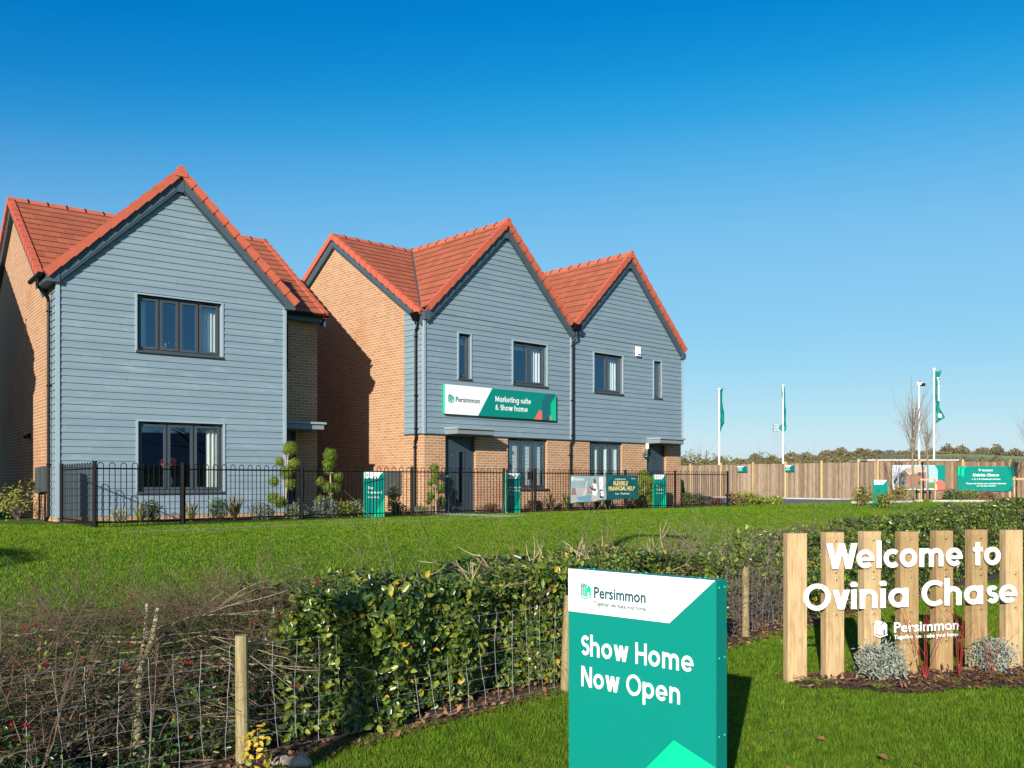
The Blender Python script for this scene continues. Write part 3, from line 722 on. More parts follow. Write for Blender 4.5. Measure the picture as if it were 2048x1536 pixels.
def semi_house():
    h = thing('semi_detached_house', 'pair of semi detached houses with twin grey boarded gables over brick ground floors', 'house', O2, math.pi / 2 - A2)
    L, B = 11.4, 8.88; zr, tan = 8.45, .975; uc1, uc2 = 2.92, 8.48; um = 5.7; vr, zm, tm = 4.44, 8.40, .660
    ZC = 2.18
    W = [(1.164, 1.60, 3.76, 5.01), (3.235, 4.64, 3.76, 5.01), (6.777, 8.17, 3.76, 5.01), (9.82, 10.22, 3.76, 5.01)]
    G = [(3.07, 4.70, .66, 2.15), (6.62, 8.22, .66, 2.15)]; Dr = [(.73, 1.84, 0, 2.14), (9.50, 10.56, 0, 2.14)]
    zt = lambda u: zr - (abs(u - uc1) if u <= um else abs(u - uc2)) * tan - .10
    c = MB()
    cladding(c, [(0, ZC), (um, ZC), (um, zt(um)), (uc1, zt(uc1)), (0, zt(0))], W[:2], ZC, lambda a, o, z: (a, -.03 - o, z))
    cladding(c, [(um, ZC), (L, ZC), (L, zt(L)), (uc2, zt(uc2)), (um, zr - abs(um - uc2) * tan - .10)], W[2:], ZC, lambda a, o, z: (a, -.03 - o, z))
    cladding(c, [(-.03, ZC), (.855, ZC), (.855, 5.75), (-.03, 5.32)], [], ZC, lambda a, o, z: (-.03 - o, a, z))
    cl = c.build('cladding', M['clad'], h)
    t = MB(); t.box(-.075, -.005, -.075, .0, ZC - .02, 5.30); t.cut(); t.box(L - .005, L + .04, -.075, 0, ZC - .02, 5.30); t.cut(); t.box(um - .03, um + .03, -.072, -.03, ZC, 5.45)
    t.build('corner_trim', M['trim'], cl)
    dt = MB(); dt.box(-.05, L + .03, -.052, -.001, ZC - .022, ZC - .002); dt.box(-.052, -.001, .0, .86, ZC - .022, ZC - .002); dt.build('drip_trim', M['barge'], cl)
    w = MB()
    wall(w, [(0, -.6), (L, -.6), (L, ZC), (0, ZC)], G + Dr, lambda a, z: (a, 0, z))
    for q in G + Dr: reveal(w, q, .10, 0)
    wall(w, [(0, ZC), (um, ZC), (um, zt(um)), (uc1, zt(uc1)), (0, zt(0))], W[:2], lambda a, z: (a, -.001, z))
    wall(w, [(um, ZC), (L, ZC), (L, zt(L)), (uc2, zt(uc2)), (um, zr - abs(um - uc2) * tan - .10)], W[2:], lambda a, z: (a, -.001, z))
    zf = lambda v: zm - abs(v - vr) * tm - .10
    side = [(0, -.6), (B, -.6), (B, zf(B)), (vr, zf(vr)), (0, zf(0))]
    wall(w, side, [], lambda a, z: (0, a, z)); wall(w, side, [], lambda a, z: (L, a, z)); wall(w, [(0, -.6), (L, -.6), (L, 5.3), (0, 5.3)], [], lambda a, z: (a, B, z))
    w.build('wall', M['brick'], h)
    rv = MB()
    for q in W: rv.cut(); reveal(rv, q, .14, -.03)
    rv.build('window_reveal', M['trim'], cl)
    fl = MB(); fl.box(.05, L - .05, .25, 3.4, 2.36, 2.56); fl.box(.05, L - .05, 3.4, 3.5, 0, 5.2); fl.box(.05, L - .05, .25, 3.4, -.3, .02); fl.box(um - .1, um + .1, .25, 3.4, .02, 5.2); fl.box(.05, L - .05, .25, 3.4, 5.08, 5.12)
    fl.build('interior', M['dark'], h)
    main_roof(h, -.13, L + .13, vr, zm, tm, -.03, B + .3)
    ze0 = zm - (vr + .03) * tm
    val = lambda z: -.03 + (z - ze0) / tm
    r1 = gable_front(h, 0, um, uc1, zr, tan, -.03, .14, 4.42, (.02, -.06), val, 5)
    r2 = gable_front(h, um, L, uc2, zr, tan, -.03, .14, 4.42, (-.06, .08), val, 5)
    vl = MB()
    for u0, u1, us in ((-.02, uc1, 1), (um + .02, uc2, 1)):
        p0 = Vector((u0 + .02, val(zr - abs(u0 - u1) * tan) - .0, zr - abs(u0 - u1) * tan + .03)); p1 = Vector((u1, val(zr), zr + .03))
        d = Vector((.030, 0, 0)); vl.cut(); vl.prism([p0 - d, p0 + d, p1 + d, p1 - d], (0, 0, .03))
    vl.build('valley_flashing', M['lead'], h)
    # eaves box, hoppers and rainwater pipes
    eb = MB(); eb.prism([(-.10, -.15, 5.24), (.10, -.15, 5.24), (.10, -.15, 5.56), (-.10, -.15, 5.44)], (0, .12, 0)); eb.cut(); eb.prism([(L - .1, -.15, 5.20), (L + .10, -.15, 5.20), (L + .10, -.15, 5.38), (L - .1, -.15, 5.50)], (0, .12, 0)); eb.build('eaves_box', M['barge'], h)
    hp = MB(); hp.hexa([(-.20, .06, 5.22), (-.06, .06, 5.22), (-.06, .26, 5.22), (-.20, .26, 5.22)], [(-.26, .0, 5.44), (-.03, .0, 5.44), (-.03, .32, 5.44), (-.26, .32, 5.44)])
    hp.cut(); hp.hexa([(um - .02, -.28, 5.58), (um + .20, -.28, 5.58), (um + .20, -.1, 5.58), (um - .02, -.1, 5.58)], [(um - .06, -.32, 5.76), (um + .24, -.32, 5.76), (um + .24, -.1, 5.76), (um - .06, -.1, 5.76)])
    hp.cut(); hp.box(L + .05, L + .18, -.1, B, 5.30, 5.36)
    hp.build('hopper', M['black'], h)
    pipe(h, [(-.13, .16, 5.22), (-.13, .16, 5.05), (-.11, .24, 4.95), (-.11, .24, 2.2), (-.10, .25, 2.05), (-.06, .34, 1.92), (-.06, .34, .0)], brackets=[(-.09, .24, 4.8), (-.09, .24, 3.2), (-.09, .24, 2.3), (-.05, .34, 1.8)])
    pipe(h, [(um + .10, -.2, 5.58), (um + .10, -.2, 5.38), (um + .02, -.12, 5.25), (um + .02, -.115, 5.15), (um + .02, -.115, 2.25), (um - .02, -.06, 2.02), (um - .02, -.05, .0)], brackets=[(um + .02, -.1, 5.1), (um + .02, -.1, 3.4), (um + .02, -.1, 2.3), (um - .02, -.05, 1.7)])
    for q, n in zip(W, (1, 2, 2, 1)): window(h, *q, -.03, n)
    for q in G: window(h, *q, 0, 3, trimmed=False)
    front_door(h, *Dr[0][:2], 2.14, 0, 1, 1); front_door(h, *Dr[1][:2], 2.14, 0, -1, -1)
    canopy(h, .68, 2.0, 2.17, -.03, .57); canopy(h, 9.46, 10.76, 2.17, -.03, .57)
    curtain(h, 4.22, 4.60, 3.7, 5.0, .22, 3); curtain(h, 7.62, 8.14, 3.7, 5.0, .22, 4); curtain(h, 7.55, 8.19, .6, 2.12, .24, 5); curtain(h, 7.15, 7.45, .6, 2.12, .26, 2)
    b = MB()
    for k in range(34):
        z = .72 + k * .042; b.hexa([(3.15, .22, z), (4.62, .22, z), (4.62, .225, z + .006), (3.15, .225, z + .006)], [(3.15, .235, z + .026), (4.62, .235, z + .026), (4.62, .24, z + .032), (3.15, .24, z + .032)])
    b.build('blind', M['curtain'], h)
    r = MB(); r.box(1.2, 1.56, .2, .21, 4.72, 4.98); r.cut(); r.box(3.3, 4.6, .2, .21, 4.80, 4.98); r.build('blind', M['curtain'], h)
    mx = MB(); mx.box(-.16, -.002, 1.02, 1.56, .50, 1.16); mx.cut(); mx.box(-.10, -.002, 1.64, 1.95, .52, 1.16); mx.build('meter_box', M['meter'], h)
    return h

H1 = detached_house()
H2 = semi_house()
H3 = copy_tree(H1); H3['label'] = 'neighbouring grey gabled house beyond the left edge whose shadow falls on the brick side wall'
H3.location = (-17.05, 12.75, GZ + .02)

# ------------------------------------------------------------------ lettering: bold round stroke letters built from strokes
def arc(cx, cy, rx, ry, a0, a1, n=None):
    n = n or max(6, int(abs(a1 - a0) / 12))
    return [(cx + rx * math.cos(R(a0 + (a1 - a0) * k / n)), cy + ry * math.sin(R(a0 + (a1 - a0) * k / n))) for k in range(n + 1)]
XH = .70; T = .178; TRACK = .05; LS = 1.06
def _circ(cx, cy, r, t=T): return ('s', arc(cx, cy, r, r, 0, 360, 40), t)
def _stem(x, y0, y1, t=T): return ('s', [(x, y0), (x, y1)], t)
def _dg(x0, y0, x1, y1, w=.21): return ('d', x0, y0, x1, y1, w)
GL = {
 'o': ([_circ(.36, .35, .265)], .78), 'e': ([('s', arc(.36, .35, .265, .265, 2, 318), T * .95), ('s', [(.2, .335), (.715, .335)], .125)], .78),
 'a': ([_circ(.36, .35, .265), _stem(.64, 0, .7)], .83), 'c': ([('s', arc(.36, .35, .265, .265, 48, 312), T)], .62),
 'n': ([_stem(.1, 0, .7), ('s', arc(.33, .40, .23, .21, 180, 0) + [(.56, 0)], T)], .72),
 'm': ([_stem(.1, 0, .7), ('s', arc(.305, .40, .205, .21, 180, 0) + [(.51, 0)], T), ('s', arc(.715, .40, .205, .21, 180, 0) + [(.92, 0)], T)], 1.08),
 'h': ([_stem(.1, 0, 1.06), ('s', arc(.33, .40, .23, .21, 180, 0) + [(.56, 0)], T)], .72),
 'i': ([_stem(.1, 0, .7), ('p', arc(.1, .92, .125, .125, 0, 337.5, 15))], .26), 'l': ([_stem(.1, 0, 1.08)], .25),
 't': ([_stem(.2, 0, .95), ('s', [(.0, .62), (.40, .62)], .16)], .44), 'u': ([('s', [(.1, .7)] + arc(.33, .30, .23, .21, 180, 360) + [(.56, .7)], T)], .72),
 'v': ([_dg(.1, .7, .31, 0), _dg(.52, .7, .31, 0)], .63), 'w': ([_dg(.1, .7, .28, 0), _dg(.47, .7, .28, 0), _dg(.47, .7, .66, 0), _dg(.84, .7, .66, 0)], .95),
 'W': ([_dg(.1, 1, .36, 0, .24), _dg(.64, 1, .36, 0, .22), _dg(.64, 1, .92, 0, .22), _dg(1.18, 1, .92, 0, .24)], 1.22),
 'N': ([_stem(.1, 0, 1), _stem(.72, 0, 1), _dg(.11, 1, .71, 0, .24)], .86), 'M': ([_stem(.1, 0, 1), _stem(.94, 0, 1), _dg(.11, 1, .52, .1, .22), _dg(.93, 1, .52, .1, .22)], 1.08),
 'H': ([_stem(.1, 0, 1), _stem(.68, 0, 1), ('s', [(.1, .5), (.68, .5)], .18)], .82), 'O': ([_circ(.52, .5, .42)], 1.06),
 'C': ([('s', arc(.52, .5, .42, .42, 48, 312), T)], .88),
 'S': ([('s', arc(.31, .705, .195, .195, 25, 270) + arc(.31, .305, .205, .205, 90, -155)[1:], .19)], .60),
 's': ([('s', arc(.24, .475, .135, .13, 30, 270) + arc(.24, .225, .145, .13, 90, -150)[1:], .155)], .46),
 'p': ([_stem(.1, -.3, .7), _circ(.38, .35, .265)], .78), 'k': ([_stem(.1, 0, 1.06), _dg(.17, .28, .46, .7, .22), _dg(.27, .42, .50, 0, .22)], .62),
 'r': ([_stem(.1, 0, .7), ('s', arc(.34, .36, .24, .24, 180, 78), .18)], .42),
 'g': ([_circ(.36, .35, .265), ('s', [(.64, .7), (.64, -.06)] + arc(.37, -.06, .27, .17, 0, -140)[1:], T)], .80),
 '&': ([('s', [(.74, .02), (.24, .64), (.2, .76), (.26, .87), (.37, .90), (.46, .82), (.44, .7), (.2, .44), (.1, .29), (.14, .15), (.28, .09), (.46, .14), (.6, .3), (.66, .46)], .17)], .84), ' ': ([], .34),
}
def lsc(c): return LS if c.islower() else 1.0
def sw(s): return sum(GL[c][1] * lsc(c) + TRACK for c in s)
def strip(pts, t):
    n = len(pts); L, Rr = [], []; closed = math.hypot(pts[0][0] - pts[-1][0], pts[0][1] - pts[-1][1]) < 1e-6
    for i in range(n):
        def nr(a, b):
            dx, dy = b[0] - a[0], b[1] - a[1]; l = math.hypot(dx, dy) or 1; return -dy / l, dx / l
        n0 = nr(pts[i - 1], pts[i]) if i > 0 else (nr(pts[-2], pts[-1]) if closed else None)
        n1 = nr(pts[i], pts[i + 1]) if i < n - 1 else (nr(pts[0], pts[1]) if closed else None)
        n0 = n0 or n1; n1 = n1 or n0
        mx, my = n0[0] + n1[0], n0[1] + n1[1]; l = math.hypot(mx, my) or 1; mx, my = mx / l, my / l
        k = 1 / max(.55, mx * n1[0] + my * n1[1]); L.append((pts[i][0] + mx * t / 2 * k, pts[i][1] + my * t / 2 * k)); Rr.append((pts[i][0] - mx * t / 2 * k, pts[i][1] - my * t / 2 * k))
    return L, Rr
def stroke_text(mb, s, x0, z0, width, cap, y, depth=.004, m=0, wt=1.0):
    """letters in the x-z plane facing -y; front face at y"""
    sx = width / (sw(s) - .04); x = x0; j = 0
    for ch in s:
        gl, adv = GL[ch]
        for st in gl:
            yf = y - (j % 7) * .0002; j += 1; yb = y + depth
            P = lambda p, yy, k=lsc(ch): (x + p[0] * k * sx, yy, z0 + p[1] * (k if p[1] < .82 else 1) * cap)
            if st[0] == 's':
                Lp, Rp = strip(st[1], st[2] * wt)
                for i in range(len(Lp) - 1):
                    a, b, c, d = Rp[i], Rp[i + 1], Lp[i + 1], Lp[i]
                    mb.poly([P(a, yf), P(b, yf), P(c, yf), P(d, yf)], m)
                    mb.poly([P(a, yb), P(b, yb), P(b, yf), P(a, yf)], m); mb.poly([P(d, yf), P(c, yf), P(c, yb), P(d, yb)], m)
                for a, b in ((Rp[0], Lp[0]), (Lp[-1], Rp[-1])): mb.poly([P(a, yf), P(b, yf), P(b, yb), P(a, yb)], m)
            elif st[0] == 'd':
                _, a0, b0, a1, b1, w = st; w *= wt
                mb.prism([P((a0 - w / 2, b0), yf), P((a0 + w / 2, b0), yf), P((a1 + w / 2, b1), yf), P((a1 - w / 2, b1), yf)], (0, yb - yf, 0), m)
            else: mb.prism([P(p, yf) for p in st[1]], (0, yb - yf, 0), m)
        x += (adv * lsc(ch) + TRACK) * sx
def font_text(mb, s, x0, z0, h, y, width=None, bold=0, m=0, depth=.0015):
    cu = bpy.data.curves.new('t', 'FONT'); cu.body = s; cu.size = 1; cu.offset = bold; cu.resolution_u = 3
    o = bpy.data.objects.new('t', cu); COL.objects.link(o)
    dg = bpy.context.evaluated_depsgraph_get(); me = bpy.data.meshes.new_from_object(o.evaluated_get(dg))
    co = [v.co for v in me.vertices]
    if co:
        xa, xb = min(c.x for c in co), max(c.x for c in co); sz = h / .70
        sxx = (width / (xb - xa)) if width else sz
        for p in me.polygons:
            mb.poly([(x0 + (co[i].x - xa) * sxx, y, z0 + co[i].y * sz) for i in p.vertices], m)
    bpy.data.objects.remove(o); bpy.data.curves.remove(cu); bpy.data.meshes.remove(me)
def emblem(mb, x, z, s, y, ma=0, mb_=1):
    """house emblem: three slanted bars, a front gable with a doorway and a chevron base; s = height"""
    q = lambda pts, m: mb.prism([(x + a * s, y, z + b * s) for a, b in pts], (0, .0012, 0), m)
    for k in range(3):
        a = .03 + k * .15; q([(a, .24 - k * .045), (a + .10, .20 - k * .045), (a + .10, .74 - k * .03 + .02), (a + .24, .93 - k * .03), (a + .14, .98 - k * .03), (a, .80 - k * .03)], ma)
    q([(.46, .12), (.60, .16), (.60, .42), (.70, .45), (.70, .19), (.84, .23), (.84, .70), (.66, .86), (.46, .66)], mb_)
    q([(.0, .14), (.36, -.02), (.36, .05), (.0, .21)], ma); q([(.37, -.02), (.88, .12), (.88, .19), (.37, .05)], mb_)

# ------------------------------------------------------------------ signs
def pane_poly(mb, pts, y, m): mb.poly([(a, y, b) for a, b in pts], m)
def teal_panel(par, w, d, h, name='panel'):
    b = MB(); b.box(0, w, 0, d, 0, h); return b.build(name, M['teal'], par)

# big sign beside the hedge: local x along its face, y into depth
sgn = thing('totem_sign', 'large teal and white show home totem sign standing on the near grass', 'sign', (.327, 5.32, 0), math.atan2(-.65, .709))
w_, h_ = .962, 1.2
body = MB(); body.box(0, w_, .002, .108, -.05, h_ - .002); body.build('cabinet', M['teal'], sgn)
fc = MB(); e = -.0022
pane_poly(fc, [(0, h_ - .245), (.685, h_ - .245), (w_ - .004, h_), (0, h_)], e, 0)
fc.cut(); pane_poly(fc, [(.385, 0), (w_, 0), (w_, .25), (.712, .343)], e, 1)
fc.build('face_graphic', [M['white'], M['teal2']], sgn)
tx = MB(); stroke_text(tx, 'Show Home', .095, h_ - .487, .745, .116, e - .002, .002, 0, .88); tx.cut(); stroke_text(tx, 'Now Open', .095, h_ - .664, .665, .116, e - .002, .002, 0, .88); tx.build('lettering', M['white'], sgn)
lg = MB(); emblem(lg, .088, h_ - .165, .092, e - .0016, 0, 1); lg.build('emblem', [M['teal'], M['teal2']], sgn)
lt = MB(); font_text(lt, 'Persimmon', .187, h_ - .152, .062, e - .0016, .350, .028); lt.cut(); font_text(lt, 'Together, we make your home', .187, h_ - .196, .025, e - .0016, .350, .022); lt.build('small_lettering', M['ink'], sgn)
rv = MB()
for z in (h_ - .04, h_ - .40, h_ - .8):
    for y in (.03, .085): rv.cut(); rv.ball((w_, y, z), .006, 0, 8, 6)
for x in (.12, .48, .85):
    for y in (.03, .085): rv.cut(); rv.ball((x, y, h_), .006, 0, 8, 6)
rv.build('rivet', M['teal2'], sgn)

# sign fixed to the semi-detached front
fs = thing('fascia_sign', 'long white and teal marketing suite sign fixed to the grey boarding over the door', 'sign', O2, math.pi / 2 - A2)
b = MB(); b.box(.60, 4.94, -.14, -.062, 2.73, 3.54); b.build('panel', M['teald'], fs)
e = -.1425
f = MB(); sh = lambda pts, m: pane_poly(f, pts, e, m)
sh([(.60, 2.73), (1.80, 2.73), (2.33, 3.54), (.60, 3.54)], 0); sh([(1.80, 2.73), (4.94, 2.73), (4.94, 3.54), (2.33, 3.54)], 1)
e -= .001; sh([(4.34, 2.73), (4.66, 2.73), (4.66, 3.27), (4.92, 3.54), (4.56, 3.54), (4.34, 3.32)], 2); e -= .0008
sh([(4.72, 2.73), (4.94, 2.73), (4.94, 3.50), (4.72, 3.24)], 3); sh([(4.01, 2.73), (4.34, 2.73), (4.34, 2.98), (4.23, 3.03)], 4); e -= .0008
sh([(4.66, 2.73), (4.72, 2.73), (4.72, 2.86), (4.66, 2.89)], 4)
f.build('face_graphic', [M['white'], M['teal'], M['teald'], M['teal2'], M['coral']], fs)
b = MB(); b.box(.588, .599, -.142, -.064, 2.732, 3.538); b.build('end_cap', M['teal2'], fs)
t = MB(); stroke_text(t, 'Marketing suite', 2.45, 3.17, 1.43, .16, -.147, .002, 0, .86); t.cut(); stroke_text(t, '& Show home', 2.45, 2.93, 1.30, .16, -.147, .002, 0, .86); t.build('lettering', M['white'], fs)
t = MB(); font_text(t, 'Persimmon', .98, 3.08, .14, -.1456, .88, .02); t.build('small_lettering', M['ink'], fs)
t = MB(); emblem(t, .71, 3.03, .25, -.1456); t.build('emblem', [M['teal'], M['teal2']], fs)

# timber post welcome sign
WS = thing('welcome_sign', 'white welcome lettering on clear acrylic across seven square pine posts in a bark bed', 'sign', (2.324, 7.76, 0), math.atan2(.245, .969))
for k in range(7):
    p = MB(); s0 = k * .3665; ww, dd = (.175, .078); hh = 1.266 + .003 * (k % 3)
    p.box(0, ww, 0, dd, -.1, hh - .004); p.hexa([(0, 0, hh - .004), (ww, 0, hh - .004), (ww, dd, hh - .004), (0, dd, hh - .004)], [(.004, .004, hh), (ww - .004, .004, hh), (ww - .004, dd - .004, hh), (.004, dd - .004, hh)])
    o = p.build('post', M['pine'], WS); o.location = (s0, .004 * math.sin(k * 2.2), 0); o.rotation_euler = (0, 0, R((k * 37 % 11) - 5))
pl = MB(); pl.box(.335, 2.16, -.018, -.012, .91, 1.23); pl.cut(); pl.box(.11, 2.33, -.018, -.012, .545, .90); pl.cut(); pl.box(.78, 1.78, -.018, -.012, .28, .50); pl.build('acrylic_panel', M['acrylic'], WS)
sc = MB()
for k in range(7):
    for z in (.93, 1.20, .57, .87) + ((.30, .48) if 2 <= k <= 4 else ()):
        s0 = k * .3665 + .0875
        if z > .9 and not .36 < s0 < 2.14: continue
        if z < .9 and not .13 < s0 < 2.32: continue
        sc.cut(); sc.tube([(s0, -.024, z), (s0, .004, z)], .0055, 8)
sc.build('screw', M['chrome'], WS)
lt = MB(); stroke_text(lt, 'Welcome to', .357, .958, 1.775, .218, -.032, .012); lt.cut(); stroke_text(lt, 'Ovinia Chase', .132, .612, 2.18, .225, -.032, .012); lt.build('lettering', M['whitep'], WS)
sm = MB(); font_text(sm, 'Persimmon', 1.02, .395, .085, -.021, .66, .022); sm.cut(); font_text(sm, 'Together, we make your home', 1.02, .335, .036, -.021, .66, .022); sm.build('small_lettering', M['whitep'], WS)
sm = MB(); emblem(sm, .82, .355, .155, -.0212, 0, 0); sm.build('emblem', M['whitep'], WS)
WSM = Matrix.Translation(WS.location) @ Matrix.Rotation(math.atan2(.245, .969), 4, 'Z')
def ws(s, d): v = WSM @ Vector((s, d, 0)); return v.x, v.y

# small totem signs behind the railings
def small_totem(px, D, lines, label, ang=A2, w=.50, h=1.10, d=.09, z=None):
    x, y = at(px, D); z = gzf(x, y) if z is None else z
    t = thing('totem_sign', label, 'sign', (x, y, z), math.pi / 2 - ang, 'small teal totem signs')
    b = MB(); b.box(0, w, 0, d, 0, h); b.build('cabinet', M['teal'], t)
    f = MB(); pane_poly(f, [(.0, h - .16), (w * .66, h - .16), (w * .93, h), (0, h)], -.002, 0); f.cut(); pane_poly(f, [(w * .38, 0), (w, 0), (w, .46)], -.002, 1); f.build('face_graphic', [M['white'], M['teal2']], t)
    s = MB(); s.box(-.003, -.0005, .002, d - .002, .0, h); s.build('side_panel', M['teal2'], t)
    q = MB(); z = h - .42
    for s_, hh in lines: q.cut(); font_text(q, s_, .07, z, hh, -.003, None, .01); z -= hh * 1.75
    q.build('lettering', M['white'], t)
    q = MB(); font_text(q, 'Persimmon', .12, h - .09, .03, -.003); q.build('small_lettering', M['ink'], t)
    q = MB(); emblem(q, .045, h - .115, .065, -.0042); q.build('emblem', [M['teal'], M['teal2']], t)
    return t
small_totem(729, 22.3, [('The', .062), ('Sherwood', .062), ('Show Home', .042)], 'small teal totem behind the railings between the two houses', R(66))
small_totem(1015, 25.3, [('Marketing suite', .052), ('& Show home', .052), ('Open daily', .03)], 'small teal totem behind the railing gate by the ground floor window')
small_totem(1309, 30.2, [('The', .062), ('Danbury', .062), ('Show Home', .042)], 'small teal totem beside the golden topiary and the far front door', R(58))
small_totem(1748, 33.0, [], 'small teal totem on the grass beyond the hedge beside the car park road', R(84), .52, 1.15, .1, .62)

# ------------------------------------------------------------------ bow-top railing
def rail_panel(mb, A, B, skip=None):
    A, B = Vector((*A, 0)), Vector((*B, 0)); L = (B - A).length; d = (B - A) / L; n = max(1, round(L / .215)); p = L / n
    z = lambda s: gzf(*(A + d * s).xy)
    mb.tube([A + Vector((0, 0, z(0) + 1.10)), B + Vector((0, 0, z(L) + 1.10))], .013, 4); mb.tube([A + Vector((0, 0, z(0) + .10)), B + Vector((0, 0, z(L) + .10))], .013, 4)
    for k in range(n):
        s0 = (k + .25) * p; s1 = (k + .75) * p; r = p / 4; zz = z(s0)
        pts = [A + d * s0 + Vector((0, 0, zz + .02))]
        pts += [A + d * ((s0 + s1) / 2 - r * math.cos(t)) + Vector((0, 0, zz + 1.155 + r * math.sin(t))) for t in [math.pi * j / 8 for j in range(9)]]
        pts += [A + d * s1 + Vector((0, 0, zz + .02))]
        mb.tube(pts, .0085, 5)
RAIL = thing('metal_railing', 'black bow top metal railing along the front gardens', 'railing')
def hl(t, off=1.5): # point on the line in front of the semi-detached pair
    return (-2.375 + .679 * off + .734 * t, 24.9 - .734 * off + .679 * t)
r0 = (-9.35, 19.1); r1 = (-7.65, 16.86); r1b = (-6.55, 18.30); r2 = hl(-4.59); r3 = hl(-1.52); r4 = hl(1.556); g1 = hl(2.72); r5 = hl(6.6); r6 = hl(9.09); r7 = hl(12.06)
def rpost(p, h=1.22, w=.03):
    m = MB(); z = gzf(*p); m.box(p[0] - w, p[0] + w, p[1] - w, p[1] + w, z - .2, z + h); m.box(p[0] - w * 1.15, p[0] + w * 1.15, p[1] - w * 1.15, p[1] + w * 1.15, z + h, z + h + .012)
    return m.build('post', M['steel'], RAIL)
for a, b in ((r0, r1), (r1, r1b), (r1b, r2), (r2, r3), (r3, r4), (g1, r5), (r5, r6), (r6, r7)):
    m = MB(); rail_panel(m, a, b); m.build('panel', M['steel'], RAIL)
for p in (r0, r1, r1b, r2, r3, r4, g1, r5, r6, r7): rpost(p)
GATE = thing('garden_gate', 'black bow top metal gate in the railing in front of the ground floor window', 'gate')
m = MB(); q0 = hl(1.66); q1 = hl(2.62); rail_panel(m, q0, q1)
for p in (q0, q1): z = gzf(*p); m.box(p[0] - .022, p[0] + .022, p[1] - .022, p[1] + .022, z + .04, z + 1.2)
gp = m.build('gate_leaf', M['steel'], GATE)
m = MB(); p = hl(2.55, 1.53); z = gzf(*p); m.box(p[0] - .1, p[0] + .02, p[1] - .05, p[1] + .03, z + .92, z + 1.14); m.build('lock_box', M['steel'], GATE)

# banner hung on the railing
BN = thing('banner', 'printed finance banner with a couple on a sofa tied to the railing', 'banner', (*hl(4.06, 1.56), gzf(*hl(5, 1.5))), math.pi / 2 - A2)
bw, z0, z1 = 3.06, .33, 1.06
def bsag(x, z):
    t = x / bw
    return (-.012 + .012 * math.sin(9 * t + 3 * z) + .02 * t * t * math.sin(14 * z + 20 * t), z + (z - 1.06) * 0 + (.11 * (1 - t) ** 1.5 * -(1.06 - z) / .73) - .012 * math.sin(t * 7) + .05 * max(0, t - .93) * 6 * (z - .7))
def bpatch(mb, x0, x1, za, zb, m, lift=0, n=10, k=6):
    for i in range(n):
        for j in range(k):
            q = [(x0 + (x1 - x0) * (i + a) / n, za + (zb - za) * (j + c) / k) for a, c in ((0, 0), (1, 0), (1, 1), (0, 1))]
            mb.poly([(x, bsag(x, z)[0] - lift, bsag(x, z)[1]) for x, z in q], m)
def bshape(mb, pts, m, lift):
    mb.poly([(x, bsag(x, z)[0] - lift, bsag(x, z)[1]) for x, z in pts], m)
m = MB(); bpatch(m, 0, bw, z0, z1, 0, 0, 40, 10); m.build('sheet', M['tealx'], BN)
m = MB(); bpatch(m, .03, 1.55, z0 + .03, z1 - .02, 0, .004, 20, 8); bpatch(m, 1.24, 1.44, .40, 1.0, 1, .006, 5, 6); bpatch(m, 1.46, 1.56, .37, 1.03, 2, .006, 4, 6)
bshape(m, [(1.25, .42), (1.44, .40), (1.45, .64), (1.25, .655)], 8, .008)
bshape(m, [(.05, .34), (.66, .40), (1.2, .38), (1.2, .47), (.67, .53), (.61, .72), (.05, .74)], 2, .008); bshape(m, [(.05, .55), (.08, .72), (.21, .735), (.28, .52)], 3, .010)
bshape(m, [(.27, .49), (.33, .41), (.70, .40), (.725, .345), (.87, .34), (.88, .52), (.755, .53)], 4, .012); bshape(m, [(.90, .35), (1.14, .35), (1.15, .49), (.90, .49)], 7, .013)
bshape(m, [(.91, .68), (.93, .52), (1.14, .47), (1.17, .59), (1.11, .83), (.95, .845)], 1, .014)
bshape(m, [(.51, .52), (.64, .52), (.73, .68), (.70, .80), (.73, .89), (.67, .93), (.63, .845), (.63, .70), (.56, .61)], 7, .014)
bshape(m, [(.67, .75), (.73, .59), (.90, .565), (.98, .75), (.91, .80), (.88, .635), (.755, .645), (.70, .775)], 6, .015)
bshape(m, arc(1.03, .90, .048, .062, 0, 330, 11), 5, .016); bshape(m, [(1.0, .83), (1.07, .83), (1.06, .87), (1.0, .87)], 5, .0155); bshape(m, [(.77, .76), (.87, .68), (1.04, .62), (1.11, .68), (1.02, .69), (.90, .715), (.80, .775)], 5, .017)
m.build('picture', [M['pwall'], M['white'], M['sofa'], M['sofa2'], M['denim'], M['skin'], pm('printed_tan_skin', (.42, .24, .17), .5), pm('printed_cream', (.55, .52, .50), .5), pm('printed_dark', (.05, .045, .045), .5)], BN)
def btext(s, x, z, h, width, mat, bold=.0, name='lettering'):
    q = MB(); font_text(q, s, x, z, h, 0, width, bold); q.v = [(a, bsag(a, c)[0] - .008, bsag(a, c)[1]) for a, b, c in q.v]; return q.build(name, M[mat], BN)
btext('GET MOVING WITH', 1.98, .90, .045, .46, 'white', .01); btext('FLEXIBLE', 1.90, .75, .115, .66, 'gold', .035); btext('FINANCIAL HELP', 1.68, .60, .115, 1.20, 'gold', .035)
btext('from   Persimmon', 2.0, .47, .06, .62, 'white', .01); btext('Persimmon', .16, .92, .075, .42, 'white', .02); btext('Persimmon', 2.72, .94, .04, .2, 'white', .01)
q = MB(); emblem(q, .05, .90, .11, -.02, 0, 0); q.v = [(a, bsag(a, c)[0] - .008 + (b + .02), bsag(a, c)[1]) for a, b, c in q.v]; q.build('emblem', M['white'], BN)

